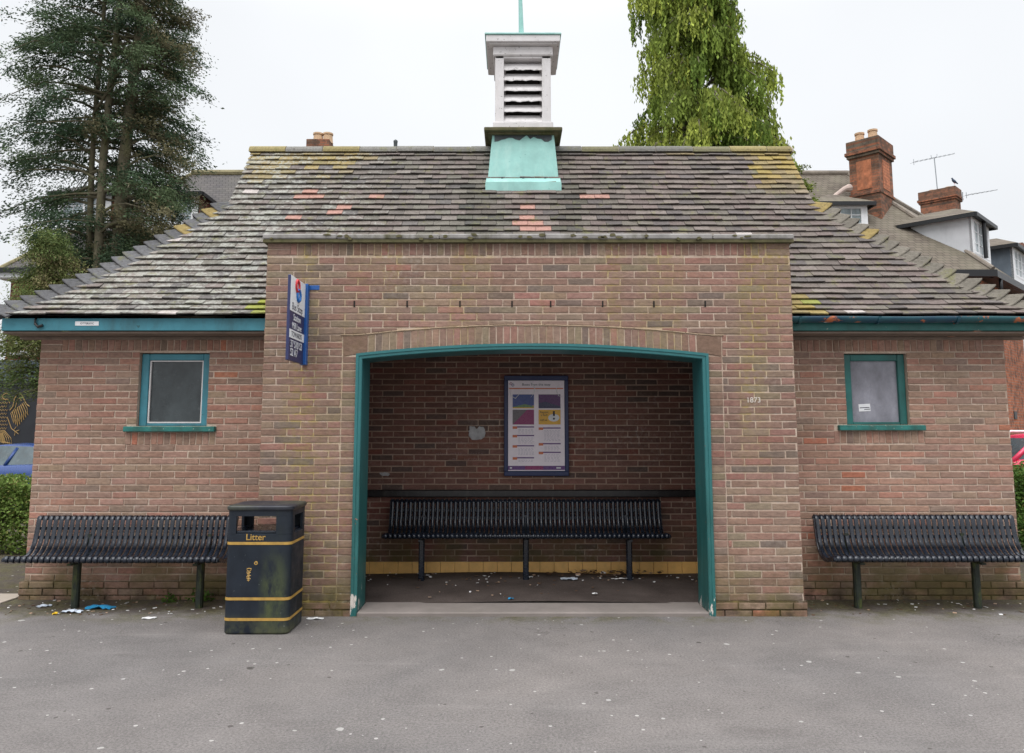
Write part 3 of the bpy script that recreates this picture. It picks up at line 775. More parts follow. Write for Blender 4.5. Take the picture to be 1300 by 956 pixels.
def tile_slope(mb, pt, s0, s1, wr_, face, skip=None):
    # arc-length table
    S = np.linspace(s0, s1, 400); w0 = [.5 * (wr_(s)[0] + wr_(s)[1]) for s in S]
    P = [Vector(pt(s, 0.0)) for s in S]
    Ls = [0]
    for a, b in zip(P, P[1:]): Ls.append(Ls[-1] + (b - a).length)
    gauge = .0985; nrow = int(Ls[-1] / gauge); gauge = Ls[-1] / nrow
    sa = lambda L: float(np.interp(L, Ls, S))
    wig = [rnd(0, 6.28) for _ in range(4)]
    for r in range(nrow):
        Lb = (r + 1) * gauge; st, sb = sa(max(0, Lb - gauge * 1.25)), sa(Lb)
        a0, a1 = wr_(sb); t0, t1 = wr_(st)
        iv = [(a0, a1)]
        if skip: iv = skip(sb, a0, a1)
        off = (.0825 if r % 2 else 0) + rnd(-.006, .006); u = math.floor(a0 / .166) * .166 - .166 + off
        pb = Vector(pt(sb, 0)); ptp = Vector(pt(st, 0)); sl = (pb - ptp).normalized()
        e1 = (Vector(pt(sb, 1)) - pb).normalized(); nm = e1.cross(sl); 
        if nm.z < 0: nm = -nm
        while u < a1:
            ua, ub = u + .0016, u + .1645; u += .166
            for x, y in iv:
                q0, q1 = max(ua, x), min(ub, y)
                if q1 - q0 < .012: continue
                # clip top edge against the hips
                c0, c1 = max(q0, t0), min(q1, t1)
                if c1 - c0 < .003: c0, c1 = min(max(c0, t0), t1), min(max(c0 + .004, t0), t1)
                sag = .006 * math.sin(q0 * 1.7 + wig[0]) + .004 * math.sin(q0 * 4.1 + wig[1] + r * .4)
                th = .0115; lift = .031 + rnd(-.005, .008) + sag * .5; dd = sl * (sag * .8 + rnd(-.003, .003)) ; tl = rnd(-.003, .003)
                A = Vector(pt(sb, q0)) + nm * (lift + tl) + dd; B = Vector(pt(sb, q1)) + nm * (lift - tl) + dd
                D = Vector(pt(st, c0)) + nm * .006; E = Vector(pt(st, c1)) + nm * .006
                col = tile_col(((A + B) / 2), face)
                dn = nm * th
                mb.add([A, B, E, D, A - dn, B - dn, E - dn, D - dn], [(0, 1, 2, 3), (4, 5, 1, 0), (5, 6, 2, 1), (7, 4, 0, 3), (7, 6, 5, 4)], 0, col)
                if random.random() < .03:     # a broken corner leaves a darker gap
                    pass
roof = thing('roof', None, None, (.12, YR, 2.5)); del_keys(roof); put(roof, PR)
mb = MB()
def skipf(s, a, b):
    z = zf(s)
    if z < 3.17: return [(a, PX0 - .006), (PX1 + .006, b)]
    return [(a, b)]
tile_slope(mb, lambda s, w_: (w_, YR - s, zf(s)), .03, SMAX, lambda s: (xl(s), xr(s)), 'front', skipf)
wpart(mb, 'front_slope', M['tile'], roof)
mb = MB(); tile_slope(mb, lambda s, w_: (w_, YR + s, zf(s)), .03, SMAX, lambda s: (xl(s), xr(s)), 'back'); wpart(mb, 'rear_slope', M['tile'], roof)
for X in (xl, xr):
    mb = MB(); tile_slope(mb, lambda s, w_, X=X: (X(s), YR + w_, zf(s)), .72, SMAX, lambda s: (-s, s), 'end'); wpart(mb, 'end_slope', M['tile'], roof)
# timber deck under the tiles
mb = MB(); ss = list(np.linspace(0, SMAX - .02, 24))
for sgn in (-1, 1):
    for a, b in zip(ss, ss[1:]):
        for u0_, u1_, lo in ((None, PX0 + .02, 0), (PX0 + .02, PX1 - .02, 1), (PX1 - .02, None, 0)):
            if lo and sgn < 0 and zf(b) < 3.12: continue
            l0 = xl(a) + .02 if u0_ is None else u0_; l1 = xl(b) + .02 if u0_ is None else u0_
            r0 = xr(a) - .02 if u1_ is None else u1_; r1 = xr(b) - .02 if u1_ is None else u1_
            mb.face([(l0, YR + sgn * a, zf(a) - .012), (r0, YR + sgn * a, zf(a) - .012), (r1, YR + sgn * b, zf(b) - .012), (l1, YR + sgn * b, zf(b) - .012)])
for X in (xl, xr):
    q = .02 if X is xl else -.02
    for a, b in zip(ss, ss[1:]):
        if a < .7: continue
        mb.face([(X(a) + q, YR - a, zf(a) - .012), (X(a) + q, YR + a, zf(a) - .012), (X(b) + q, YR + b, zf(b) - .012), (X(b) + q, YR - b, zf(b) - .012)])
    mb.face([(X(0) + q, YR, zf(0) - .02), (X(0) + q, YR - .72, zf(.72) - .02), (X(0) + q, YR + .72, zf(.72) - .02)])
wpart(mb, 'roof_deck', M['black_wood'], roof)
# ridge tiles
mb = MB(); x = GL - .03
while x < GR + .02:
    ln = .44; x1 = min(x + ln, GR + .03); zz = zf(0) + rnd(-.004, .004); k = rnd(.85, 1.15)
    yel = 1 if (x < -2.0 and random.random() < .6) or x > 2.4 or (random.random() < .25) else 0
    col = (.18 * k, .175 * k, .16 * k, .3) if not yel else (.25 * k, .21 * k, .10 * k, .25)
    if 0 < x < 2.5 and random.random() < .5: col = (.17, .16, .10, .1)
    n = 9
    lo = [[(xx, YR + .095 * math.cos(math.pi * i / n), zz - .045 + rr * .09 * math.sin(math.pi * i / n)) for i in range(n + 1)] for xx, rr in ((x + .004, 1), (x1 - .006, 1.0), )]
    mb.ring(lo, 0, col); x += ln
    mb.ring([[(xx, YR + .082 * math.cos(math.pi * i / n), zz - .045 + .082 * math.sin(math.pi * i / n)) for i in range(n + 1)] for xx in (x1 - .02, x1 + .02)], 0, (.33, .30, .25, .2))
wpart(mb, 'ridge_tiles', M['tile'], roof)
# bonnet hip tiles, one to each course, kicked up at the hip
def bonnets(X, sy):
    mb = MB(); sg = -1 if X is xl else 1
    S = np.linspace(.74, SMAX, 200); L = [0]
    for a, b in zip(S, S[1:]): L.append(L[-1] + math.hypot(b - a, zf(b) - zf(a)))
    n = int(L[-1] / .0985)
    for r in range(n):
        s0 = float(np.interp(r * L[-1] / n, L, S)); s1 = float(np.interp((r + 1) * L[-1] / n, L, S)) + .015
        H1 = Vector((X(s1), YR + sy * s1, zf(s1))); H0 = Vector((X(s0), YR + sy * s0, zf(s0)))
        H0 = H0 - (H1 - H0).normalized() * .06
        ax = (H1 - H0).normalized()
        wx = Vector((-sg, 0, 0)); wy = Vector((0, -sy, 0))
        lift1 = .12 + rnd(-.012, .014); lift0 = .018
        up = Vector((0, 0, 1)); tip = H1 + ax * .035 + up * lift1
        # rows from one slope, over the arris, to the other
        def edge(Hc, lf, wd, n_=7):
            pts = []
            for i in range(n_):
                t = i / (n_ - 1) * 2 - 1; k = abs(t)
                side = wx if t < 0 else wy
                pts.append(Hc + side * (wd * k) + up * (lf * (1 - k) ** 1.35 + .016))
            return pts
        e1 = edge(H1 + ax * .03, lift1, .15); e0 = edge(H0, lift0, .10)
        # lower edge bows so the tile reads as a bonnet
        for i, p in enumerate(e1):
            k = 1 - abs(i / 3 - 1); e1[i] = p + ax * (.02 * k)
        k = rnd(.8, 1.15); col = (.125 * k, .125 * k, .13 * k, .12) if X is xl else (.17 * k, .155 * k, .13 * k, .15)
        if (X is xl and r in (1, 4)) or (X is xr and r in (0, 5)): col = (.27, .205, .085, .2)
        dn = Vector((0, 0, -.012))
        vs = e0 + e1 + [p + dn for p in e0] + [p + dn for p in e1]; q = len(e0); fs = []
        for i in range(q - 1):
            fs.append((i, i + 1, q + i + 1, q + i)); fs.append((2 * q + i, 3 * q + i, 3 * q + i + 1, 2 * q + i + 1)); fs.append((q + i, q + i + 1, 3 * q + i + 1, 3 * q + i))
        mb.add(vs, fs, 0, col)
    wpart(mb, 'bonnet_tiles', M['tile'], roof)
for X in (xl, xr):
    for sy in (-1, 1): bonnets(X, sy)

# ---------------------------------------------------------------- cupola
CX = .128
cup = thing('cupola', None, None, (CX, YR, 4.3)); del_keys(cup); put(cup, PR)
def sq(h, z, hy=None): hy = hy or h; return [(CX - h, YR - hy, z), (CX + h, YR - hy, z), (CX + h, YR + hy, z), (CX - h, YR + hy, z)]
mb = MB(); mb.ring([sq(.445, 4.19), sq(.405, 4.33), sq(.352, 4.93)])
mb.box(CX - .425, CX + .425, YR - .56, YR - .40, 4.15, 4.265); 
mb.ring([[(CX - .43, YR - .52, 4.205), (CX + .43, YR - .52, 4.205), (CX + .42, YR - .42, 4.34), (CX - .42, YR - .42, 4.34)], [(CX - .43, YR - .535, 4.215), (CX + .43, YR - .535, 4.215), (CX + .42, YR - .43, 4.35), (CX - .42, YR - .43, 4.35)]])
for x in (-.24, 0, .25): mb.tube([(CX + x, YR - .40, 4.355), (CX + x, YR - .435, 4.35)], .014, 8, 1)
# torn dark lead under the ledge
pts = [(CX - .33, 4.93)]; k = 16
low = [(CX - .33 + .66 * i / k, 4.845 - .022 * math.sin(i * .9 + 1) - rnd(0, .022) + (.05 if i in (8, 9) else 0)) for i in range(k + 1)]
for i in range(k):
    (x0, z0), (x1, z1) = low[i], low[i + 1]
    yy = lambda z: YR - (.352 + (4.93 - z) * .0883) - .004
    mb.face([(x0, yy(z0), z0), (x1, yy(z1), z1), (x1, yy(4.93), 4.93), (x0, yy(4.93), 4.93)], 1)
wpart(mb, 'skirt', [M['copper'], M['lead_dark']], cup)
mb = MB(); mb.box(CX - .448, CX + .448, YR - .448, YR + .448, 4.908, 4.952, bev=.008); mb.box(CX - .40, CX + .40, YR - .40, YR + .40, 4.885, 4.907)
wpart(mb, 'ledge', M['mossy'], cup)
mb = MB(); mb.box(CX - .35, CX + .35, YR - .35, YR + .35, 4.953, 5.055, bev=.01)
for s_ in (-1, 1):
    for t_ in (-1, 1): mb.box(CX + s_ * .325, CX + s_ * .222, YR + t_ * .325, YR + t_ * .222, 5.055, 5.90, bev=.005)
mb.box(CX - .325, CX + .325, YR - .325, YR + .325, 5.838, 5.90)
mb.box(CX - .35, CX + .35, YR - .35, YR + .35, 5.86, 5.975, bev=.012)
wpart(mb, 'body', M['peel_white'], cup)
mb = MB()
for a in range(4):
    Mt = Matrix.Translation((CX, YR, 0)) @ Matrix.Rotation(a * math.pi / 2, 4, 'Z')
    for i in range(6):
        z = 5.10 + i * .128
        n = 14; up_, lo_ = [], []
        for j in range(n + 1):
            x = -.222 + .444 * j / n; wv = .004 * math.sin(j * 1.3 + i * 1.7) + rnd(-.005, .005)
            lo_.append(Mt @ Vector((x, -.312, z - .028 + wv))); up_.append(Mt @ Vector((x, -.235, z + .075)))
        dn = Vector((0, 0, -.014)); mb.ring([[lo_[j] for j in range(n + 1)], up_], close=False, caps=False)
        mb.ring([[p + dn for p in lo_], lo_], close=False, caps=False); mb.ring([[p + dn for p in up_], [p + dn for p in lo_]], close=False, caps=False)
wpart(mb, 'louvres', M['peel_white'], cup)
mb = MB(); mb.box(CX - .2, CX + .2, YR - .2, YR + .2, 5.05, 5.84); wpart(mb, 'dark_core', M['dark_gap'], cup)
mb = MB(); mb.box(CX - .43, CX + .43, YR - .43, YR + .43, 5.990, 6.072, bev=.006); mb.box(CX - .445, CX + .445, YR - .445, YR + .445, 6.073, 6.092, 1, bev=.003); mb.box(CX - .40, CX + .40, YR - .40, YR + .40, 5.976, 5.989)
mb.ring([sq(.43, 6.093), sq(.03, 6.20)], 1)
wpart(mb, 'cap', [M['peel_white'], M['copper']], cup)
mb = MB(); mb.tube([(CX - .01, YR, 6.15), (CX - .03, YR, 6.95), (CX - .033, YR, 7.02)], [.034, .020, .003], 8); wpart(mb, 'spike', M['copper'], cup)

# ---------------------------------------------------------------- benches (local frame: x along, y=0 front rail, towards the wall +y)
BPROF = [(.012, .438), (-.012, .452), (-.004, .478), (.03, .482), (.09, .458), (.17, .436), (.235, .434), (.300, .452), (.350, .492), (.382, .545), (.402, .61), (.418, .68), (.428, .738), (.440, .765), (.460, .770), (.470, .75)]
def strip(mb, prof, x0, x1, th=.005, m=0, col=(1, 1, 1, 0)):
    lo = []
    for i, p in enumerate(prof):
        a = prof[max(0, i - 1)]; b = prof[min(len(prof) - 1, i + 1)]
        t = Vector((b[0] - a[0], b[1] - a[1])).normalized(); nx, nz = -t.y * th, t.x * th
        lo.append([(x0, p[0], p[1]), (x1, p[0], p[1]), (x1, p[0] + nx, p[1] + nz), (x0, p[0] + nx, p[1] + nz)])
    mb.ring(lo, m, col)
def bench(label, L, nsl, legs, legmat, loc, rz=0, backoff=0):
    t = thing('bench', label, 'bench', loc, rz, 'black slatted metal benches'); t['local'] = 1
    pitch = L / nsl; wdt = pitch * .74; mb = MB(); mk = MB()
    for i in range(nsl):
        x = -L / 2 + pitch * (i + .5)
        strip(mb, BPROF[:9], x - wdt / 2, x + wdt / 2, .006); strip(mk, BPROF[8:], x - wdt / 2, x + wdt / 2, .006)
    mb.build('seat', M['black_metal'], t, True); mk.build('backrest', M['black_metal'], t, True)
    mb = MB(); mb.tube([(-L / 2 - .012, .014, .458), (L / 2 + .012, .014, .458)], .019, 12); mb.build('front_rail', M['black_metal'], t, True)
    mb = MB(); mb.tube([(-L / 2 - .004, .449, .748), (L / 2 + .004, .449, .748)], .015, 12); mb.build('top_rail', M['black_metal'], t, True)
    for y, z in ((.404, .590), (.421, .665)):
        mb = MB(); mb.box(-L / 2, L / 2, y, y + .006, z - .013, z + .013); mb.build('cross_bar', M['black_metal'], t)
    mb = MB(); mb.box(-L / 2, L / 2, .16, .165 + .05, .412, .424); mb.build('cross_bar', M['black_metal'], t)
    for s_ in (-1, 1):
        mb = MB(); x = s_ * (L / 2 - .002); strip(mb, [(a, b - .004) for a, b in BPROF[1:-1]], x - .004, x + .004, -.026); mb.build('end_frame', M['black_metal'], t)
    for lx in legs:
        mb = MB(); mb.box(lx - .029, lx + .029, .203, .259, -.02, .415, bev=.012)
        mb.box(lx - .02, lx + .02, .10, .40, .396, .411); mb.box(lx - .016, lx + .016, .392, .412, .40, .62)
        mb.build('leg', legmat, t)
    return t
bench('black slatted metal bench with mossy legs left of the porch, partly behind the litter bin', 1.78, 36, (-.395, .665), M['mossy_post'], (-3.335, .045, -.025))
bench('black slatted metal bench with mossy legs against the right wing under the stickered window', 1.78, 36, (-.62, .40), M['mossy_post'], (3.575, .045, -.018))
bench('long black slatted metal bench on three legs inside the shelter below the poster', 2.76, 60, (-1.03, 0.0, 1.02), M['black_metal'], (.137, 1.06, .03))

# ---------------------------------------------------------------- litter bin
def rrect(x0, x1, y0, y1, r, n=5):
    out = []
    for cx, cy, a0 in ((x1 - r, y0 + r, -90), (x1 - r, y1 - r, 0), (x0 + r, y1 - r, 90), (x0 + r, y0 + r, 180)):
        for i in range(n + 1):
            a = R(a0 + 90 * i / n); out.append((cx + r * math.cos(a), cy + r * math.sin(a)))
    return out
def bin_mat():
    m, t, b = mat('bin_paint', .45, 0, .3); n = N(t); s = n.sep()
    c = n.mix(n.rng(n.noise(5, 6), .35, .65), (.008, .012, .019), (.014, .020, .030))
    g_ = n.math('MULTIPLY', n.rng(n.math('ABSOLUTE', n.math('SUBTRACT', s[0], .125)), .13, .03, 0, 1, True), n.rng(s[2], .63, .35, .1, 1))
    c = n.mix(n.math('MULTIPLY', g_, n.rng(n.noise(9, 7, .7, n.mapped((1, 1, .5))), .38, .6, 0, .95)), c, (.065, .08, .035))
    c = n.mix(n.math('MULTIPLY', n.rng(s[2], .16, .02, 0, 1), n.rng(n.noise(11, 6), .4, .6, 0, .9)), c, (.07, .075, .04))
    c = n.mix(n.rng(n.noise(24, 6, .7), .66, .68, 0, .6), c, (.25, .27, .28))
    n.l(c, b.inputs['Base Color']); n.l(n.rng(n.noise(8, 5), .35, .65, .4, .65), b.inputs['Roughness']); return m
M['bin'] = bin_mat()
bt = thing('litter_bin', 'tall black litter bin with three gold bands and mossy front, beside the porch', 'litter bin', (-1.905, -.385, 0)); bt['local'] = 1
hw, hd = .243, .205
mb = MB(); mb.ring([[(x, y, z) for x, y in rrect(-w_, w_, -d_, d_, .045)] for w_, d_, z in ((hw - .012, hd - .012, .0), (hw - .004, hd - .004, .006), (hw, hd, .014), (hw, hd, .728), (hw - .014, hd - .014, .736))])
mb.build('body', M['bin'], bt)
mb = MB(); mb.box(-.01 - hw + .03, hw - .03, -hd + .03, hd - .03, .7365, .752, bev=.004); mb.build('inner_liner', M['black_metal'], bt)
# hood: four corner posts, front and back strips round the openings
mb = MB(); T = .02
for sx in (-1, 1):
    for sy in (-1, 1):
        ap = (-.175, .118) if True else 0
        xe = (-.172 if sx < 0 else .128); ye = .115 * sy
        x_out = sx * hw; y_out = sy * hd; r = .045
        cx, cy = x_out - sx * r, y_out - sy * r
        arc = [(cx + sx * r * math.cos(R(90 * i / 5)), cy + sy * r * math.sin(R(90 * i / 5))) for i in range(6)]
        arci = [(cx + sx * (r - T) * math.cos(R(90 * i / 5)), cy + sy * (r - T) * math.sin(R(90 * i / 5))) for i in range(6)]
        xe_ = xe
        outl = [(x_out, ye)] + arc + [(xe_, y_out), (xe_, y_out - sy * T)] + arci[::-1] + [(x_out - sx * T, ye)]
        mb.prism(outl, .730, .8615)
mb.ring([[(x, y, z) for x, y in rrect(-hw, hw, -hd, hd, .045)] for z in (.862, .905)], caps=False); mb.ring([[(x, y, z) for x, y in rrect(-hw + T, hw - T, -hd + T, hd - T, .03)] for z in (.905, .862)], caps=False)
a_ = rrect(-hw, hw, -hd, hd, .045); b_ = rrect(-hw + T, hw - T, -hd + T, hd - T, .03)
mb.ring([[(x, y, .862) for x, y in a_], [(x, y, .862) for x, y in b_]], caps=False)
mb.box(-.17, .126, -hd + .006, -hd + .03, .736, .748, bev=.004)
mb.build('hood', M['bin'], bt)
mb = MB(); mb.ring([[(x, y, z) for x, y in rrect(-w_, w_, -d_, d_, .05)] for w_, d_, z in ((hw + .008, hd + .008, .906), (hw + .012, hd + .012, .914), (hw + .012, hd + .012, .930), (hw + .004, hd + .004, .938), (hw - .03, hd - .03, .943))])
mb.build('lid', paint('bin_lid', (.016, .018, .026), .45, .2, 6, dirt=((.09, .1, .05), .5)), bt)
for z in (.662, .258, .110):
    mb = MB(); o_ = rrect(-hw - .003, hw + .003, -hd - .003, hd + .003, .047)
    mb.ring([[(x, y, z - .0105) for x, y in o_], [(x, y, z + .0105) for x, y in o_]], caps=False); mb.build('band', M['gold'], bt)
txt('Litter', .066, front(-.022, -hd - .0012, .706), M['gold'], 'lettering', bt, bold=.0006)
mb = MB(); mb.tube([(-.012, -hd - .004, .518), (-.012, -hd + .001, .518)], .014, 14); mb.tube([(-.012, -hd - .006, .518), (-.012, -hd - .004, .518)], .006, 10, 1); mb.build('lock', [M['gold'], M['ink']], bt)
mb = MB(); yb = -hd - .0012; X0 = -.062          # tidy-figure mark turned on its side
ey = lambda a, b, r, n=14: [(X0 + a + r * math.cos(2 * math.pi * i / n), yb, .47 + b + r * .62 * math.sin(2 * math.pi * i / n)) for i in range(n + 1)]
mb.tube(ey(0, 0, .016), .0026, 5, caps=False); mb.tube([(X0 - .016, yb, .478), (X0 + .018, yb, .478)], .0026, 5)
for k in range(6): mb.tube([(X0 - .018 + (k % 3) * .003, yb, .452 - k * .0115), (X0 + .014 - (k % 2) * .008, yb, .450 - k * .0115)], .0032, 5)
mb.tube([(X0, yb, .462), (X0 - .002, yb, .385)], .0026, 5)
mb.build('emblem', M['gold'], bt)

# ---------------------------------------------------------------- bus stop sign on the wall
sg = thing('bus_stop_sign', 'tall narrow blue and white bus stop sign projecting from the porch wall', 'sign', (-1.765, 0, 2.39))
sx = -1.765; z0, z1 = 2.055, 2.735; ya, yb_ = -.50, -.075
def sm(d, y, z): return None
mb = MB(); mb.box(sx - .012, sx + .012, ya, yb_, z0, z1, bev=.003); mb.build('panel', M['navy'], sg)
mb = MB(); mb.box(sx + .0125, sx + .0145, ya + .004, yb_ - .002, z1 - .285, z1 - .003); mb.build('white_face', M['sign_white'], sg)
mb = MB(); mb.box(sx + .0125, sx + .0145, ya + .004, yb_ - .002, z1 - .500, z1 - .432); mb.build('white_strip', M['sign_white'], sg)
mb = MB(); mb.box(sx - .018, sx + .034, -.0745, -.012, z0 - .004, z1 + .006, bev=.004); mb.build('post', M['plastic_blue'], sg)
mb = MB(); mb.box(sx - .01, sx + .115, -.011, -.001, z1 - .035, z1 + .004, bev=.002); mb.build('bracket', M['plastic_blue'], sg)
def sidetxt(s_, size, y, z, m, name='lettering'):
    Mx = Matrix.Translation((sx + .0150, y, z)) @ Matrix.Rotation(R(90), 4, 'Z') @ Matrix.Rotation(R(90), 4, 'X'); return txt(s_, size, Mx, m, name, sg)
sidetxt('Bus Stop', .085, -.30, z1 - .245, M['ink'])
sidetxt('Station', .075, -.30, z1 - .330, M['sign_white'])
sidetxt('Mill Lane', .075, -.30, z1 - .398, M['sign_white'])
sidetxt('TOWARDS', .06, -.30, z1 - .467, M['ink'])
sidetxt('37 S10 S3', .085, -.30, z1 - .548, M['sign_white']); sidetxt('S2 A7', .085, -.36, z1 - .615, M['sign_white'])
for (yy, zz, mm) in ((-.325, 2.672, M['red']), (-.285, 2.600, M['ring_blue'])):
    mb = MB(); mb.tube([(sx + .0175, yy + .045 * math.cos(2 * math.pi * i / 20), zz + .046 * math.sin(2 * math.pi * i / 20)) for i in range(21)], .013, 6, caps=False); mb.build('ring_emblem', mm, sg, True)

# ---------------------------------------------------------------- poster case
pt_ = thing('poster_case', 'navy framed timetable poster on the inner wall above the long bench', 'poster', (.255, IN_Y, 1.03))
px0, px1, pz0, pz1 = -.083, .595, 1.030, 2.080; Y0 = IN_Y - .010
mb = MB(); fwid = .052
mb.box(px0, px1, Y0 - .045, Y0, pz0, pz0 + fwid, bev=.006); mb.box(px0, px1, Y0 - .045, Y0, pz1 - fwid, pz1, bev=.006)
mb.box(px0, px0 + fwid - .012, Y0 - .044, Y0, pz0 + fwid, pz1 - fwid, bev=.004); mb.box(px1 - fwid + .012, px1, Y0 - .044, Y0, pz0 + fwid, pz1 - fwid, bev=.004)
mb.build('frame', plain('case_navy', (.018, .03, .10), .35), pt_)
ix0, ix1, iz0, iz1 = px0 + .042, px1 - .042, pz0 + .053, pz1 - .053
pm = paint('poster_paper', (.84, .76, .82), .25, .05, 3, spec=.5)
mb = MB(); mb.box(ix0, ix1, Y0 - .030, Y0 - .001, iz0, iz1); mb.build('paper', pm, pt_)
W_, Hh = ix1 - ix0, iz1 - iz0; yp = Y0 - .0312
def pm_(c, nm): return plain(nm, c, .3)
pc = {'orange': (.60, .16, .06), 'blue': (.05, .08, .27), 'green': (.14, .25, .10), 'purple': (.10, .025, .13), 'mag': (.26, .03, .13), 'grey': (.15, .13, .14), 'slate': (.04, .04, .10), 'yellow': (.75, .42, .05), 'violet': (.13, .05, .20), 'lilac': (.45, .42, .50)}
pc = {k: pm_(v, 'poster_' + k) for k, v in pc.items()}
def pr(name, u0, u1, v0, v1, c, k=0):
    mb = MB(); mb.box(ix0 + W_ * u0, ix0 + W_ * u1, yp - k * .0006 - .0008, yp - k * .0006, iz1 - Hh * v1, iz1 - Hh * v0); return mb.build(name, pc[c] if isinstance(c, str) else c, pt_)
pr('stripe', .02, .98, .082, .095, 'orange')
def picture(u0, u1, v0, v1, base, tri=None, band=None):
    o_ = pr('picture', u0, u1, v0, v1, base)
    X = lambda u: ix0 + W_ * u; Z = lambda v: iz1 - Hh * v
    mb = MB()
    if band: mb.face([(X(u0), yp - .0015, Z(v1)), (X(u1), yp - .0015, Z(v1)), (X(u1), yp - .0015, Z(v1 - .03)), (X(u0), yp - .0015, Z(v1 - .012))]); o2 = mb.build('picture_shape', pc[band], o_); 
    mb = MB()
    if tri: mb.face([(X(a), yp - .0016, Z(b)) for a, b in tri[1]]); mb.build('picture_shape', pc[tri[0]], o_)
picture(.08, .46, .155, .31, 'blue', ('green', [(.08, .30), (.08, .295), (.30, .262), (.46, .29), (.46, .30)]), 'yellow')
picture(.54, .93, .155, .31, 'purple', ('slate', [(.56, .31), (.54, .255), (.66, .235), (.93, .29), (.93, .31)]))
picture(.08, .46, .325, .49, 'grey', ('mag', [(.08, .49), (.46, .49), (.46, .325), (.34, .325)]))
o_ = pr('picture', .54, .93, .325, .49, 'yellow')
X = lambda u: ix0 + W_ * u; Z = lambda v: iz1 - Hh * v
mb = MB(); mb.face([(X(.81 + .10 * math.cos(2 * math.pi * i / 20)), yp - .0016, Z(.415 + .042 * math.sin(2 * math.pi * i / 20))) for i in range(20)]); mb.build('picture_shape', M['white'], o_)
mb = MB(); mb.box(X(.795), X(.83), yp - .0026, yp - .0018, Z(.395), Z(.34)); mb.face([(X(.812 + .018 * math.cos(2 * math.pi * i / 10)), yp - .002, Z(.425 + .012 * math.sin(2 * math.pi * i / 10))) for i in range(10)]); mb.build('picture_shape', M['ink'], o_)
for (u, v, s_) in ((.64, .355, 'Report'), (.64, .385, 'a fault'), (.63, .44, 'call us')):
    txt(s_, .030, front(X(u), yp - .002, Z(v)), M['ink'], 'small_print', o_)
for u0, u1, vs in ((.08, .46, ((.51, .59), (.605, .70), (.718, .83), (.85, .91))), (.54, .93, ((.522, .68), (.695, .775), (.79, .90)))):
    for a, b in vs:
        o_ = pr('timetable', u0, u1, a, a + .014, 'violet')
        mb = MB(); mb.box(X(u0), X(u0 + .08), yp - .0022, yp - .0015, Z(a + .028), Z(a + .001)); mb.build('route_tab', pc['orange'], o_)
        mb = MB(); v = a + .032
        while v < b:
            u = u0 + .10
            while u < u1 - .03: wv = rnd(.02, .05); mb.box(X(u), X(min(u1, u + wv)), yp - .0012, yp - .0006, Z(v + .004), Z(v)); u += wv + .018
            v += .014
        mb.build('times', pc['lilac'], o_)
o_ = pr('footer', .0, 1, .945, .99, 'violet'); 
mb = MB(); mb.box(X(.30), X(.62), yp - .0022, yp - .0014, Z(.988), Z(.947)); mb.build('footer_band', pc['mag'], o_)
for q_ in ((.85, .93), (.03, .07)): mb = MB(); mb.box(X(q_[0]), X(q_[1]), yp - .0022, yp - .0014, Z(.975), Z(.96)); mb.build('footer_mark', M['white'], o_)
txt('Buses from this stop', .036, front(X(.5), yp - .001, Z(.045)), M['ink'], 'heading', pt_)
for (u, v, mm) in ((.05, .035, pc['mag']), (.085, .05, pc['blue'])):
    mb = MB(); mb.tube([(X(u) + .012 * math.cos(2 * math.pi * i / 14), yp - .002, Z(v) + .012 * math.sin(2 * math.pi * i / 14)) for i in range(15)], .003, 5, caps=False); mb.build('ring_emblem', mm, pt_)
for pts in ([(.37, .0), (.44, .04), (.475, .09), (.46, .14), (.40, .19)], [(.92, .04), (.86, .08), (.855, .12), (.90, .17), (.99, .185)], [(.03, .11), (.05, .17), (.13, .20), (.20, .15), (.25, .11)]):
    mb = MB(); mb.tube([(X(u), yp - .004, Z(v)) for u, v in pts], [.001, .003, .0045, .003, .001], 6); mb.build('scratch', M['white'], pt_, True)

# ---------------------------------------------------------------- litter and weeds
def scrap(name, label, cat, x, y, z, lx, ly, h, rz, m, group=None, seed=0):
    rr = random.Random(seed + 11); mb = MB(); nx, ny = 7, 5; P = [[None] * (ny + 1) for _ in range(nx + 1)]
    for i in range(nx + 1):
        for j in range(ny + 1):
            u = i / nx - .5; v = j / ny - .5; k = 1 - .25 * rr.random()
            P[i][j] = (u * lx * (1 - .3 * abs(v) * rr.random()), v * ly * (1 - .4 * abs(u) * rr.random()), .003 + h * rr.random() * (1 - abs(u) * .9))
    for i in range(nx):
        for j in range(ny): mb.face([P[i][j], P[i + 1][j], P[i + 1][j + 1], P[i][j + 1]])
    for i in range(nx):
        for j in range(ny): mb.face([(p[0], p[1], max(0.0005, p[2] - .0025)) for p in (P[i][j + 1], P[i + 1][j + 1], P[i + 1][j], P[i][j])])
    o = mb.build(name, m); o.location = (x, y, z); o.rotation_euler.z = rz; tag(o, label, cat, group); return o
M['litter_blue'] = plain('litter_blue', (.02, .22, .42), .35); M['litter_pale'] = plain('litter_pale', (.50, .56, .64), .5); M['litter_white'] = plain('litter_white', (.66, .66, .66), .6)
M['litter_yellow'] = plain('litter_yellow', (.75, .50, .02), .5); M['litter_tan'] = plain('litter_tan', (.38, .26, .18), .7); M['leaf_brown'] = plain('leaf_brown', (.10, .055, .03), .8)
scrap('wrapper', 'crumpled bright blue wrapper beside the left leg of the left bench', 'litter', -3.50, .25, 0, .24, .10, .03, -.05, M['litter_blue'], seed=1)
scrap('wrapper', 'crumpled pale plastic wrapper in front of the left bench leg', 'litter', -3.655, .10, 0, .17, .07, .028, .1, M['litter_pale'], seed=2)
scrap('wrapper', 'small pale wrapper at the left end of the left wing, by the slab path', 'litter', -4.02, .32, 0, .12, .06, .02, .3, M['litter_pale'], seed=3)
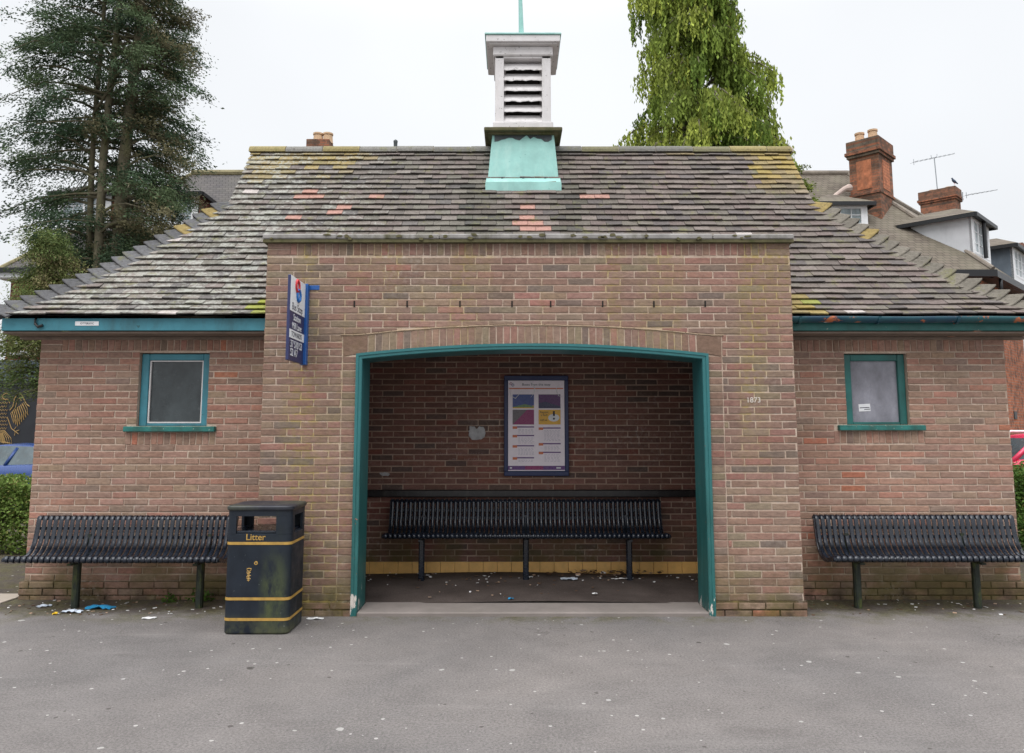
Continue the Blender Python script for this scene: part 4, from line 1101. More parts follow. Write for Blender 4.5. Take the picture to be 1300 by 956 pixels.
scrap('bottle_cap', 'small yellow plastic bit on the tarmac before the left bench', 'litter', -3.76, .04, 0, .035, .05, .02, .3, M['litter_yellow'], seed=4)
scrap('paper_scrap', 'long white paper scrap on the tarmac in front of the left wing', 'litter', -2.92, -.10, 0, .11, .05, .014, .2, M['litter_white'], seed=5)
scrap('paper_scrap', 'square pale blue paper scrap on the shelter floor under the bench', 'litter', .56, 1.27, .052, .17, .11, .012, .05, M['litter_pale'], seed=6)
scrap('paper_scrap', 'small white paper scrap beside the middle leg of the long bench', 'litter', .17, 1.36, .052, .08, .05, .012, .4, M['litter_white'], seed=7)
scrap('paper_scrap', 'thin white paper strip near the right leg of the long bench', 'litter', 1.07, 1.27, .052, .13, .03, .01, .15, M['litter_white'], seed=8)
scrap('paper_scrap', 'tiny white paper scrap among the dead leaves by the yellow tiles', 'litter', .93, 1.55, .052, .05, .04, .025, .6, M['litter_white'], seed=9)
scrap('paper_scrap', 'flat white scrap on the threshold side of the shelter floor, right of centre', 'litter', .74, .58, .052, .05, .03, .01, .2, M['litter_white'], seed=10)
scrap('wrapper', 'tiny blue wrapper on the shelter floor edge by the threshold', 'litter', -.01, .38, .050, .05, .04, .012, .2, M['litter_blue'], seed=12)
scrap('paper_scrap', 'thin pale scrap on the tarmac right behind the litter bin', 'litter', -1.58, .0 - .12, .001, .14, .05, .01, .0, M['litter_white'], seed=13)
sx_ = [(-.95, .75), (-.82, .70), (-.62, .62), (-.55, .66), (-.30, .55), (-1.2, 1.35), (-1.25, 1.2), (1.2, .55), (1.3, .8)]
mb = MB()
for k in range(300):                                          # crumbs, ash and leaf bits, uncountable
    inside = random.random() < .45
    if inside: x, y = rnd(IX0 + .1, IX1 - .1), 1.62 - abs(random.gauss(0, .45)); z = .053
    else:
        x = random.choice([rnd(-4.3, -2.2), rnd(2.4, 4.5), rnd(-4.2, -2.9)]); y = rnd(.0, .58); z = .002
    if inside and y < .4: continue
    a = rnd(0, 6.28); l = rnd(.004, .015) * (1 if inside else 1); wv = l * rnd(.4, 1); Mx = Matrix.Translation((x, y, z)) @ Matrix.Rotation(a, 4, 'Z') @ Matrix.Rotation(rnd(-.4, .4), 4, 'X')
    mb.box(-l, l, -wv, wv, 0, .003, random.choice([0, 0, 1, 2, 2, 2]), M=Mx)
for k in range(70):
    x = random.gauss(.98, .28); y = 1.63 - abs(random.gauss(0, .12)); a = rnd(0, 6.28); l = rnd(.012, .03)
    Mx = Matrix.Translation((x, y, .058 + rnd(0, .02))) @ Matrix.Rotation(a, 4, 'Z') @ Matrix.Rotation(rnd(-.6, .6), 4, 'X'); mb.box(-l, l, -l * .5, l * .5, 0, .002, 2 if random.random() < .8 else 1, M=Mx)
tag(mb.build('debris', [M['litter_white'], M['litter_tan'], M['leaf_brown']]), 'scattered crumbs, ash and dead leaves along the foot of the walls', 'debris', kind='stuff')

def leafquads(cent, size, cols, droop=0, aspect=2.2, up=None, rng=None):
    """arrays of centres/sizes/colours -> verts, faces, colours for leaf blades"""
    n = len(cent); rng = rng or np.random.default_rng(1)
    d = rng.normal(size=(n, 3)); d[:, 2] = d[:, 2] * .6 - droop; d /= np.linalg.norm(d, axis=1)[:, None]
    o = rng.normal(size=(n, 3)); s = np.cross(d, o); s /= np.linalg.norm(s, axis=1)[:, None] + 1e-9
    L = size[:, None] * .5; Wd = L / aspect
    v = np.empty((n, 4, 3)); v[:, 0] = cent - d * L; v[:, 1] = cent + s * Wd + d * L * .1; v[:, 2] = cent + d * L; v[:, 3] = cent - s * Wd + d * L * .1
    return v
def leafmesh(name, v, cols, m, parent=None):
    n = len(v); me = bpy.data.meshes.new(name); me.vertices.add(n * 4); me.vertices.foreach_set('co', v.reshape(-1).astype(np.float32))
    me.loops.add(n * 4); me.loops.foreach_set('vertex_index', np.arange(n * 4, dtype=np.int32))
    me.polygons.add(n); me.polygons.foreach_set('loop_start', np.arange(n, dtype=np.int32) * 4); me.polygons.foreach_set('loop_total', np.full(n, 4, dtype=np.int32))
    me.materials.append(m); c4 = np.ones((n, 4), dtype=np.float32); c4[:, :3] = cols
    a = me.color_attributes.new('Col', 'FLOAT_COLOR', 'CORNER'); a.data.foreach_set('color', np.repeat(c4, 4, axis=0).ravel())
    me.update(); me.validate(); o = bpy.data.objects.new(name, me); C.objects.link(o)
    if parent is not None: put(o, parent)
    return o
def weed(label, x, y, s, seed):
    rg = np.random.default_rng(seed); n = 90
    c = np.c_[rg.normal(0, .045, n) * s, rg.normal(0, .03, n) * s, np.abs(rg.normal(.03, .025, n)) * s]
    v = leafquads(c, rg.uniform(.02, .05, n) * s, None, -.5, 2.0, rng=rg); v[:, :, 2] = np.maximum(v[:, :, 2], .001)
    col = np.array([.07, .13, .025]) * rg.uniform(.6, 1.4, (n, 1)); o = leafmesh('weed', v, col, M['leaf']); o.location = (x, y, 0); tag(o, label, 'weed')
weed('leafy green weed at the wall foot, nearest the left bench leg', -3.02, .50, .9, 1); weed('bushy green weed at the wall foot under the middle of the left bench', -2.87 + .12, .52, 1.1, 2)
weed('low sprawling weed at the wall foot between bench middle and right leg', -2.45, .52, .8, 3); weed('small weed at the wall foot close behind the litter bin', -2.22, .50, .8, 4)

# ---------------------------------------------------------------- dark painted wall with the gold eagle
mw = thing('painted_wall', 'dark painted wall with a gold line-drawn eagle, far left behind the blue car', 'wall', (-12.5, 9.3, 0))
mb = MB(); mb.box(-17, -8.6, 9.3, 9.6, -.05, 2.50); mb.box(-17, -8.6, 9.27, 9.6, 2.42, 2.50); mb.build('painted_face', M['mural_wall'], mw)
mb = MB()
for r_ in range(2):
    x = -17 - (r_ % 2) * .22
    while x < -8.6: mb.box(max(-17, x), min(-8.6, x + .435), 9.32 - rnd(0, .004), 9.58, 2.505 + r_ * .22, 2.505 + r_ * .22 + .212, bev=.008); x += .44
mb.build('block_course', M['slate_blue'], mw)
def eg(px_, py_): p = at(px_, py_, 9.3); return (p.x, 9.288, p.z)
mb = MB()
def ep(pts, r=.008): mb.tube([eg(*p) for p in pts], r, 5)
for s_ in (0, 1):
    f_ = (lambda x: x) if s_ == 0 else (lambda x: -6 - x)
    def q(pts, r=.008): ep([(f_(x), y) for x, y in pts], r)
    q([(13, 521), (17, 516), (19, 506), (23, 500), (28, 501), (31, 507), (34, 513), (38, 516)], .010)
    q([(15, 524), (20, 518), (22, 509), (25, 505), (28, 509)], .007)
    for k in range(8):
        x0, y0 = 30.5 - k * 2.1, 511 + k * 1.6 + (1 if k > 3 else 0); ex, ey_ = 36 - k * 2.6, 527 + k * 3.0 if k < 5 else 541 - (k - 5) * 2
        q([(x0, y0), ((x0 + ex) / 2 + 1.6, (y0 + ey_) / 2 - 1), (ex, ey_), ((x0 + ex) / 2 - .6, (y0 + ey_) / 2 + 2), (x0 - 1.6, y0 + 1)], .006)
    q([(10, 530), (15, 544), (20, 548), (25, 546)], .008); q([(20, 548), (24, 551)], .006); q([(18, 546), (21, 542)], .006); q([(20, 548), (19, 553)], .006)
    for k in range(5): q([(1 + k * 1.2, 546), (3 + k * 2.8, 556), (5 + k * 2.6, 563), (1 + k * 1.4, 561), (0 + k, 550)], .006)
    for r_ in range(9):
        for c_ in range(4): x = -2 + c_ * 3.2 + (r_ % 2) * 1.5; y = 506 + r_ * 4.6; q([(x - 1.4, y), (x, y + 2.2), (x + 1.4, y)], .005)
    q([(12, 501), (9, 499), (5, 501), (3, 504), (6, 507), (11, 507), (13, 512)], .008)
mb.build('eagle_drawing', M['eagle_gold'], mw)

# ---------------------------------------------------------------- cars
def car(name, label, paintm, roofz, beltz, L, W, loc, rz, coupe, rail=False):
    t = thing(name, label, 'car', loc, rz); t['local'] = 1
    # stations: x, belt z, low z, half width, roof z (or None), half width at roof
    if coupe: st = [(0, .55, .28, .60), (.08, .66, .2, .74), (.7, .82, .2, .86), (1.25, .93, .2, .89), (2.0, beltz - .02, .2, .90), (2.8, beltz, .2, .90), (3.5, beltz + .02, .2, .89), (3.95, beltz - .02, .24, .80), (4.08, .80, .34, .70)]; cab = [(1.15, .02), (1.75, .88), (2.15, 1.0), (2.6, .97), (3.15, .72), (3.85, .04)]
    else: st = [(0, .55, .28, .62), (.08, .72, .2, .76), (.8, .90, .2, .84), (1.1, .95, .2, .86), (2.0, beltz, .2, .87), (3.0, beltz, .2, .87), (3.7, beltz, .2, .86), (3.92, beltz - .08, .24, .82), (4.0, .70, .34, .78)]; cab = [(.95, .02), (1.55, .88), (1.95, 1.0), (3.2, 1.0), (3.7, .92), (3.9, .06)]
    def bz(x): return float(np.interp(x, [s[0] for s in st], [s[1] for s in st]))
    def hw_(x): return float(np.interp(x, [s[0] for s in st], [s[3] for s in st])) * W / 1.8
    mb = MB(); loops = []
    wheels = (.78, 3.22)
    xs = sorted(set([s[0] for s in st] + [w_ + d for w_ in wheels for d in (-.37, -.33, -.2, 0, .2, .33, .37)]))
    for x in xs:
        b = bz(x); h = hw_(x); lo = float(np.interp(x, [s[0] for s in st], [s[2] for s in st]))
        for w_ in wheels:
            if abs(x - w_) <= .34: lo = max(lo, .32 + math.sqrt(max(0, .36 ** 2 - (x - w_) ** 2)) * .95)
        m_ = lo + (b - lo) * .6
        loops.append([(x, -h * .93, lo), (x, -h, m_), (x, -h * .97, b - .02), (x, -h * .90, b + .01), (x, 0, b + .03), (x, h * .90, b + .01), (x, h * .97, b - .02), (x, h, m_), (x, h * .93, lo)])
    mb.ring(loops); mb.build('body', paintm, t, True)
    # greenhouse
    CL = []
    for x, k in cab:
        zb = bz(x) + .0; zt = zb + (roofz - zb) * k; h = hw_(x)
        CL.append((x, zb, zt, h))
    mb = MB(); mb.ring([[(x, -h * .90, zb), (x, -h * .90 + (h * .90 - h * .66) * k_, zt - .012), (x, h * .90 - (h * .90 - h * .66) * k_, zt - .012), (x, h * .90, zb)] for (x, zb, zt, h), (_, k_) in zip(CL, cab)])
    mb.build('windows', M['glass_car'], t)
    mb = MB()
    mb.ring([[(x, -(h * .90 - h * .24 * k_) - .012, zt - .035), (x, -(h * .90 - h * .24 * k_) + .06, zt + .012), (x, 0, zt + .03), (x, (h * .90 - h * .24 * k_) - .06, zt + .012), (x, (h * .90 - h * .24 * k_) + .012, zt - .035)] for (x, zb, zt, h), (_, k_) in list(zip(CL, cab))[1:-1 if not coupe else -1]])
    for s_ in (-1, 1):
        for i, j in ((0, 1), (len(cab) - 2, len(cab) - 1)):
            a, b = CL[i], CL[j]; ka, kb = cab[i][1], cab[j][1]
            pa = (a[0], s_ * (a[3] * .90 - a[3] * .24 * ka + .008), a[2] - .01); pb = (b[0], s_ * (b[3] * .90 - b[3] * .24 * kb + .008), b[2] - .01)
            mb.tube([pa, pb], .045, 8)
        pz = CL[-2]; xm = 2.35; zb = bz(xm); mb.tube([(xm, s_ * hw_(xm) * .905, zb), (xm + .06, s_ * hw_(xm) * .68, roofz - .05)], .03, 6)
        if coupe: xm = 3.3; mb.ring([[(xm - .35, s_ * hw_(xm) * .915, bz(xm)), (xm + .5, s_ * hw_(3.8) * .915, bz(3.8)), (xm - .1, s_ * hw_(xm) * .73, bz(3.1) + (roofz - bz(3.1)) * .75)], [(xm - .35, s_ * hw_(xm) * .89, bz(xm)), (xm + .5, s_ * hw_(3.8) * .89, bz(3.8)), (xm - .1, s_ * hw_(xm) * .70, bz(3.1) + (roofz - bz(3.1)) * .75)]])
    mb.build('roof', paintm, t, True)
    if rail:
        for s_ in (-1, 1): mb = MB(); mb.tube([(1.7, s_ * .56, roofz + .01), (1.8, s_ * .56, roofz + .06), (3.5, s_ * .56, roofz + .05), (3.6, s_ * .56, roofz)], .022, 8); mb.build('roof_rail', M['white'], t)
    for w_ in wheels:
        for s_ in (-1, 1):
            y = s_ * (W / 2 - .12); mb = MB(); mb.tube([(w_, y - .10, .315), (w_, y - .08, .315), (w_, y + .08, .315), (w_, y + .10, .315)], [.28, .315, .315, .28], 24); wh = mb.build('tyre', M['black_paint'], t)
            mb = MB(); mb.tube([(w_, y + s_ * .085, .315), (w_, y + s_ * .108, .315)], [.21, .18], 20); mb.build('rim', M['steel'], wh)
    for s_ in (-1, 1):
        mb = MB(); mb.box(-.005, .10, s_ * .45, s_ * .66, .52, .62, bev=.02); mb.build('headlight', M['white'], t)
        xr_ = st[-1][0]; mb = MB(); mb.box(xr_ - .08, xr_ - .01, s_ * .50, s_ * .69, .62, .74, bev=.02); mb.build('tail_light', M['red'], t)
        mb = MB(); mb.box(1.45, 1.58, s_ * .92 * W / 1.8, s_ * 1.04 * W / 1.8, beltz - .03, beltz + .1, bev=.02); mb.build('wing_mirror', paintm, t)
    return t
blue = plain('car_blue', (.014, .045, .17), .3, .2, .5); pinkred = plain('car_red', (.62, .035, .095), .25, .1, .6)
car('car', 'blue coupe parked behind the left hedge before the dark wall', blue, 1.25, .93, 4.08, 1.8, (-10.75, 7.2, 0), 0, True)
car('car', 'red hatchback with white roof rails beyond the right wing', pinkred, 1.42, .93, 4.0, 1.74, (8.35, 8.7, 0), 0, False, True)

# ---------------------------------------------------------------- foliage
def hedge(label, x0, x1, y0, y1, h, n, col, seed, bottom=.0):
    rg = np.random.default_rng(seed); t = thing('hedge', label, 'hedge', ((x0 + x1) / 2, (y0 + y1) / 2, 0))
    # leaves sit in a shell round the clipped box with bulges
    u = rg.uniform(0, 1, (n, 3)); face = rg.integers(0, 5, n); c = np.empty((n, 3))
    c[:, 0] = x0 + (x1 - x0) * u[:, 0]; c[:, 1] = y0 + (y1 - y0) * u[:, 1]; c[:, 2] = bottom + (h - bottom) * u[:, 2] ** .8
    dep = np.where(rg.random(n) < .55, np.abs(rg.normal(0, .07, n)), rg.uniform(.08, .42, n))
    c[face < 2, 1] = y0 + dep[face < 2]; c[face == 2, 2] = h - dep[face == 2] * .9; c[face == 3, 0] = x1 - dep[face == 3]; c[face == 4, 0] = x0 + dep[face == 4]
    c[:, 2] += .05 * np.sin(c[:, 0] * 5 + seed) * (c[:, 2] / h); c[:, 1] -= .05 * np.sin(c[:, 0] * 4.1 + c[:, 2] * 6)
    v = leafquads(c, rg.uniform(.03, .06, n), None, -.2, 1.8, rng=rg)
    k = rg.uniform(.55, 1.5, (n, 1)); cl = np.array(col)[None] * k; y = rg.random(n) < .12; cl[y] = np.array([.22, .22, .07]) * k[y]
    leafmesh('foliage', v, cl, M['leaf'], t)
    mb = MB(); 
    for i in range(int((x1 - x0) / .18)):
        x = x0 + .1 + i * .18; y = rnd(y0 + .15, y1 - .15)
        for q in range(3): mb.tube([(x, y, 0), (x + rnd(-.1, .1), y + rnd(-.1, .1), h * .5), (x + rnd(-.2, .2), y + rnd(-.2, .2), h * .9)], [.012, .008, .004], 5)
    mb.build('stems', M['twig'], t); return t
hedge('bright leafy privet hedge at the left end of the shelter, before the blue car', -9.0, -5.35, 3.05, 3.95, .88, 62000, (.14, .21, .05), 3)
hedge('dark green hedge at the right end of the shelter below the red car', 5.75, 9.6, 3.0, 3.9, 1.05, 62000, (.08, .15, .032), 5)

def env_fn(env, Y):
    Z, A, B = [], [], []
    for py_, a, b in env:
        pa, pb = at(a, py_, Y), at(b, py_, Y); Z.append(pa.z); A.append(pa.x); B.append(pb.x)
    o = np.argsort(Z); Z = np.array(Z)[o]; A = np.array(A)[o]; B = np.array(B)[o]
    return lambda z: (float(np.interp(z, Z, A)), float(np.interp(z, Z, B)))
def conifer(name, label, env, Y, trunks, zlo, ztop, nbr, clumps, leaves, cols, seed, r_tr=.11, zc=None, spread=.22, leafsz=(.05, .11), group=None, thin=0, cl_r=.10):
    rg = np.random.default_rng(seed); rr = random.Random(seed); ef = env_fn(env, Y)
    tx = sum(p[0] for p in trunks) / len(trunks)
    t = thing(name, label, 'tree', (tx, Y, 0), group=group)
    tp = []
    for (bx, topx, yy, r0) in trunks:
        pts = [(bx + (topx - bx) * k / 10 + .05 * math.sin(k * 1.3 + bx), Y + yy + .05 * math.cos(k), ztop * k / 10) for k in range(11)]
        mb = MB(); mb.tube(pts, [max(.02, r0 * (1 - .75 * k / 10)) for k in range(11)], 10); mb.build('trunk', M['bark'], t, True); tp.append(pts)
    mbb = MB(); cents, sizes, colr, dirs = [], [], [], []
    for b in range(nbr):
        vig = rr.choice([.55, .8, 1, 1, 1.15])
        z = zlo + (ztop - zlo) * ((b + .5) / nbr) + rr.uniform(-.25, .25); az = rr.uniform(0, 2 * math.pi)
        a, bb = ef(z); tr = rr.choice(tp); k = max(0, min(9.99, z / ztop * 10)); i = int(k); f = k - i
        p0 = Vector(tr[i]).lerp(Vector(tr[i + 1]), f)
        if az > math.pi and abs(math.cos(az)) < .55 and rr.random() < thin: continue
        if thin > .5 and z < 7.5 and math.cos(az) < 0 and rr.random() < .30: continue
        rx = (bb - p0.x) if math.cos(az) > 0 else (p0.x - a); ry = (bb - a) / 2
        if rx < .1: rx = .1
        L = math.sqrt((rx * math.cos(az)) ** 2 + (ry * math.sin(az)) ** 2) * rr.uniform(.58, .93)
        rise = rr.uniform(-.05, .35) * L; d = Vector((math.cos(az), math.sin(az), 0))
        pts = [p0 + d * (L * q) + Vector((0, 0, rise * math.sin(q * 2.2) - .28 * L * q * q)) + Vector((rr.uniform(-.05, .05), rr.uniform(-.05, .05), 0)) for q in (0, .25, .5, .75, 1)]
        mbb.tube(pts, [.035, .026, .018, .012, .005], 5)
        bc = Vector(cols[0]).lerp(Vector(cols[1]), rr.random() ** 1.3)
        if math.cos(az) > 0 and rr.random() < .25 and len(cols) > 2: bc = Vector(cols[2])
        for c in range(clumps):
            q = .34 + .70 * (c + rr.random()) / clumps; qi = min(3, int(q * 4)); ff = min(1.1, q * 4 - qi)
            cp = pts[qi].lerp(pts[qi + 1], ff) + Vector((rr.gauss(0, 1) * spread, rr.gauss(0, 1) * spread, rr.gauss(-.05, .6) * spread)) * (1.1 - .3 * q)
            kcol = rr.uniform(.6, 1.45)
            n = leaves; al = rg.normal(0, 1, (n, 1)); off = rg.normal(0, 1, (n, 3)) * np.array([cl_r * .72, cl_r * .72, cl_r * .5]) + al * np.array([[d.x * cl_r, d.y * cl_r, -cl_r * .35]])
            cents.append(np.array(cp)[None] + off); sizes.append(rg.uniform(*leafsz, n)); colr.append(np.array(bc)[None] * kcol * rg.uniform(.75, 1.3, (n, 1)))
            dd = rg.normal(0, .45, (n, 3)) + np.array([d.x * .8, d.y * .8, -.35]); dirs.append(dd)
    mbb.build('branches', M['bark'], t)
    c = np.concatenate(cents); s = np.concatenate(sizes); cl = np.concatenate(colr); d = np.concatenate(dirs)
    v = blades(c, s, d, rg, 2.6); leafmesh('crown', v, cl, M['leaf'], t); return t
def blades(c, s, d, rg, aspect):
    d = d / (np.linalg.norm(d, axis=1)[:, None] + 1e-9); o = rg.normal(size=d.shape); w_ = np.cross(d, o); w_ /= np.linalg.norm(w_, axis=1)[:, None] + 1e-9
    L = s[:, None] * .5; W_ = L / aspect; v = np.empty((len(c), 4, 3))
    v[:, 0] = c - d * L; v[:, 1] = c + w_ * W_; v[:, 2] = c + d * L; v[:, 3] = c - w_ * W_; return v
# left group: bare-stemmed cypress with three stems
envL = [(-160, 95, 190), (-80, 75, 215), (0, 50, 236), (25, 34, 248), (50, 12, 262), (75, 22, 268), (100, 4, 252), (130, -4, 258), (160, -6, 250), (190, 2, 262), (215, 6, 258), (245, -2, 258), (270, 6, 252), (295, 14, 232), (315, 50, 195)]
a = at(118, 335, 9); b = at(143, 335, 9)
conifer('cypress_tree', 'tall dark cypress with bare mossy twin stems, left behind the shelter', envL, 9, [(a.x - .17, a.x - .25, .15, .09), (a.x + .09, a.x + .25, -.1, .125), (b.x, b.x + .30, 0, .19)], 4.7, 14.2, 350, 7, 112,
        [(.046, .080, .046), (.090, .126, .062), (.130, .120, .066)], 21, spread=.20, thin=.80, leafsz=(.04, .085), cl_r=.12)
# lower bushy growth in front of it
envB = [(310, 55, 85), (325, 42, 102), (350, 30, 112), (375, 26, 118), (400, 12, 125), (430, -12, 125), (460, -30, 120), (482, -10, 80)]
pb = at(66, 330, 7.6)
conifer('yew_bush', 'low yellow-green conifer bush rising over the left eaves of the shelter', envB, 7.6, [(pb.x, pb.x, 0, .09)], 2.35, 5.05, 105, 7, 80,
        [(.09, .135, .045), (.18, .20, .07), (.18, .16, .08)], 22, spread=.14, cl_r=.11, leafsz=(.028, .065))
# small bright conifer right
envS = [(212, 985, 1008), (225, 980, 1022), (245, 980, 1030), (262, 980, 1036), (320, 975, 1040)]
ps = at(1003, 240, 8.5)
conifer('small_conifer', 'narrow lime green conifer showing just past the right end of the ridge', envS, 8.5, [(ps.x, ps.x, 0, .06)], 1.0, ps.z + .35, 200, 6, 44,
        [(.13, .17, .03), (.17, .20, .04)], 23, spread=.07, leafsz=(.04, .08), cl_r=.06)

# weeping cypress on the right: curtains of hanging sprays
def weeping(label, env, Y, nbr, seed):
    rg = np.random.default_rng(seed); rr = random.Random(seed); ef = env_fn(env, Y); zt = 19.0
    cx = at(880, 0, Y).x; t = thing('weeping_cypress', label, 'tree', (cx, Y, 0))
    mb = MB(); mb.tube([(cx + .08 * math.sin(k), Y, zt * k / 10) for k in range(11)], [.32 * (1 - .09 * k) for k in range(11)], 10); mb.build('trunk', M['bark'], t, True)
    mbb = MB(); c_, s_, col_, d_ = [], [], [], []
    def strand(p, ln, base):
        n = max(6, int(ln / .045)); q = np.linspace(0, 1, n)
        sway = rg.normal(0, .03, 2); pos = np.empty((n, 3)); wob = .035 * (1 - q * .4)
        pos[:, 0] = p[0] + sway[0] * q + rg.normal(0, 1, n) * wob; pos[:, 1] = p[1] + sway[1] * q + rg.normal(0, 1, n) * wob; pos[:, 2] = p[2] - ln * q
        c_.append(pos); s_.append(rg.uniform(.09, .17, n)); d_.append(np.c_[rg.normal(0, .35, n), rg.normal(0, .35, n), -np.ones(n)])
        col_.append(np.array(base)[None] * (.8 + .5 * q[:, None] ** .5) * rg.uniform(.8, 1.2, (n, 1)))
    for b in range(nbr):
        z = 3.0 + (zt - 3.2) * (b + .5) / nbr + rr.uniform(-.2, .2); az = rr.uniform(0, 2 * math.pi)
        if rr.random() < .25: az = -math.pi / 2 + rr.gauss(0, .8)
        a_, b_ = ef(z + .0); rx = (b_ - cx) if math.cos(az) > 0 else (cx - a_); ry = (b_ - a_) / 2
        L = math.sqrt((rx * math.cos(az)) ** 2 + (ry * math.sin(az)) ** 2) * rr.choice([rr.uniform(.80, 1.0), rr.uniform(.5, .95)])
        L = max(L, .25); d = Vector((math.cos(az), math.sin(az), 0)); side = Vector((-d.y, d.x, 0))
        f = lambda q: Vector((cx, Y, z)) + d * (L * q) + Vector((0, 0, .35 * L * math.sin(q * 2.4) * .9 - .30 * L * q * q))
        mbb.tube([f(q / 4) for q in range(5)], [.05, .04, .03, .02, .008], 5)
        hue = rr.random(); base = Vector((.12, .19, .035)).lerp(Vector((.33, .38, .075)), hue)
        ns = int(14 + 15 * L)
        for k in range(ns):
            q = rr.uniform(.35, 1.0) ** .8; p = f(q) + side * rr.gauss(0, .15) + Vector((0, 0, rr.uniform(-.08, .06)))
            kk = rr.uniform(.55, 1.35)
            strand(p, rr.uniform(.30, .85), [x * kk for x in base])
    mbb.build('branches', M['bark'], t)
    c = np.concatenate(c_); v = blades(c, np.concatenate(s_), np.concatenate(d_), rg, 2.3); leafmesh('crown', v, np.concatenate(col_), M['leaf'], t); return t
envR = [(-260, 868, 900), (-180, 835, 925), (-90, 808, 938), (-40, 795, 940), (0, 792, 943), (12, 786, 944), (40, 797, 946), (60, 803, 954), (85, 808, 966), (100, 804, 990), (108, 800, 1000), (125, 795, 980), (150, 782, 990), (165, 776, 1002), (190, 766, 1010), (260, 755, 1020), (420, 745, 1030)]
weeping('tall yellow-green weeping cypress rising behind the right half of the ridge', envR, 13.5, 380, 31)

# ---------------------------------------------------------------- houses
EV, PITCH = 5.45, .95
def slab(mb, pts, th, m=0):
    a = [Vector(p) for p in pts]; n = (a[1] - a[0]).cross(a[2] - a[0]).normalized()
    if n.z < 0: n = -n
    b = [p - n * th for p in a]; k = len(a)
    mb.add(a + b, [tuple(range(k)), tuple(range(2 * k - 1, k - 1, -1))] + [(i, k + i, k + (i + 1) % k, (i + 1) % k) for i in range(k)], m)
def sashes(par, M4, x0, x1, z0, z1, nx, nz, frame_m, glass_m, name='window', sill=True):
    """window in a local wall frame: x along, -y outwards"""
    mb = MB(); b = .06
    mb.box(x0, x1, -.02, .04, z0, z0 + b, M=M4); mb.box(x0, x1, -.02, .04, z1 - b, z1, M=M4)
    mb.box(x0, x0 + b, -.02, .04, z0 + b, z1 - b, M=M4); mb.box(x1 - b, x1, -.02, .04, z0 + b, z1 - b, M=M4)
    for i in range(1, nx): x = x0 + (x1 - x0) * i / nx; mb.box(x - .03, x + .03, -.015, .04, z0 + b, z1 - b, M=M4)
    for i in range(nx * 2):
        if i % 2: x = x0 + (x1 - x0) * i / (nx * 2); mb.box(x - .008, x + .008, .0, .03, z0 + b, z1 - b, M=M4)
    for i in range(1, nz): z = z0 + (z1 - z0) * i / nz; mb.box(x0 + b, x1 - b, .002, .03, z - .01, z + .01, M=M4)
    wnd = mb.build(name, frame_m, par)
    mb = MB(); mb.box(x0 + b, x1 - b, .02, .028, z0 + b, z1 - b, M=M4); mb.build('pane', glass_m, wnd)
    if sill: mb = MB(); mb.box(x0 - .06, x1 + .06, -.09, .03, z0 - .07, z0 - .002, M=M4); mb.build('sill', frame_m, wnd)
    return wnd
def frame_at(x, y, z, ang): return Matrix.Translation((x, y, z)) @ Matrix.Rotation(ang, 4, 'Z')
def dormer(house, x, y, z, ang, w_, h, cheek, front_wh, roofm, nx=2, hip=True, nz=3, oh=.16):
    """flat-fronted dormer; (x,y,z) is the near-left foot of its front, ang its facing"""
    M4 = frame_at(x, y, z, ang); d = h / PITCH + .25
    dm = thing('dormer', None, None, (x, y, z)); del_keys(dm); put(dm, house)
    def D(mb, n_, m): o = mb.build(n_, m); o.parent = dm; o.location = -root_loc(dm); return o
    mb = MB()
    for xa in (0, w_ - .08):
        P = [(xa, 0, -.15), (xa, 0, h), (xa, d, h), (xa, d, h * .9)]
        mb.add([M4 @ Vector(p) for p in P] + [M4 @ Vector((p[0] + .08, p[1], p[2])) for p in P], [(0, 1, 2, 3), (7, 6, 5, 4), (0, 4, 5, 1), (1, 5, 6, 2), (2, 6, 7, 3), (3, 7, 4, 0)])
    D(mb, 'cheek', cheek)
    mb = MB(); mb.box(0, w_, -.012, .06, -.15, .12, M=M4); mb.box(0, .12, -.012, .06, .12, h, M=M4); mb.box(w_ - .12, w_, -.012, .06, .12, h, M=M4); mb.box(.12, w_ - .12, -.012, .06, h - .1, h, M=M4)
    D(mb, 'front', front_wh)
    wn = sashes(dm, M4, .12, w_ - .12, .12, h - .1, nx, nz, M['white'], M['glass_pale'], sill=False)
    mb = MB(); r = .34 if hip else .05; rl = d + r / PITCH
    A = [(-oh, -oh, h), (w_ + oh, -oh, h), (w_ + oh, d + .1, h), (-oh, d + .1, h)]
    mid = w_ / 2; R0 = (mid, .55, h + .42); R1 = (mid, d + .6, h + .42)
    tr = lambda p: M4 @ Vector(p)
    slab(mb, [tr(A[0]), tr(A[1]), tr(R0)], .05); slab(mb, [tr(A[1]), tr((w_ + oh, d + .55, h)), tr(R1), tr(R0)], .05); slab(mb, [tr(A[0]), tr(R0), tr(R1), tr((-oh, d + .55, h))], .05)
    D(mb, 'dormer_roof', roofm)
    mb = MB(); mb.box(-oh - .01, w_ + oh + .01, -oh - .03, -oh + .02, h - .11, h - .01, M=M4); mb.box(-oh - .03, -oh + .02, -oh + .02, d + .3, h - .11, h - .01, M=M4); mb.box(w_ + oh - .02, w_ + oh + .03, -oh + .02, d + .3, h - .11, h - .01, M=M4)
    mb.box(-oh + .02, w_ + oh - .02, -oh + .02, .0, h - .06, h - .05, M=M4)
    D(mb, 'gutter', M['black_paint'])
    return dm, D, M4
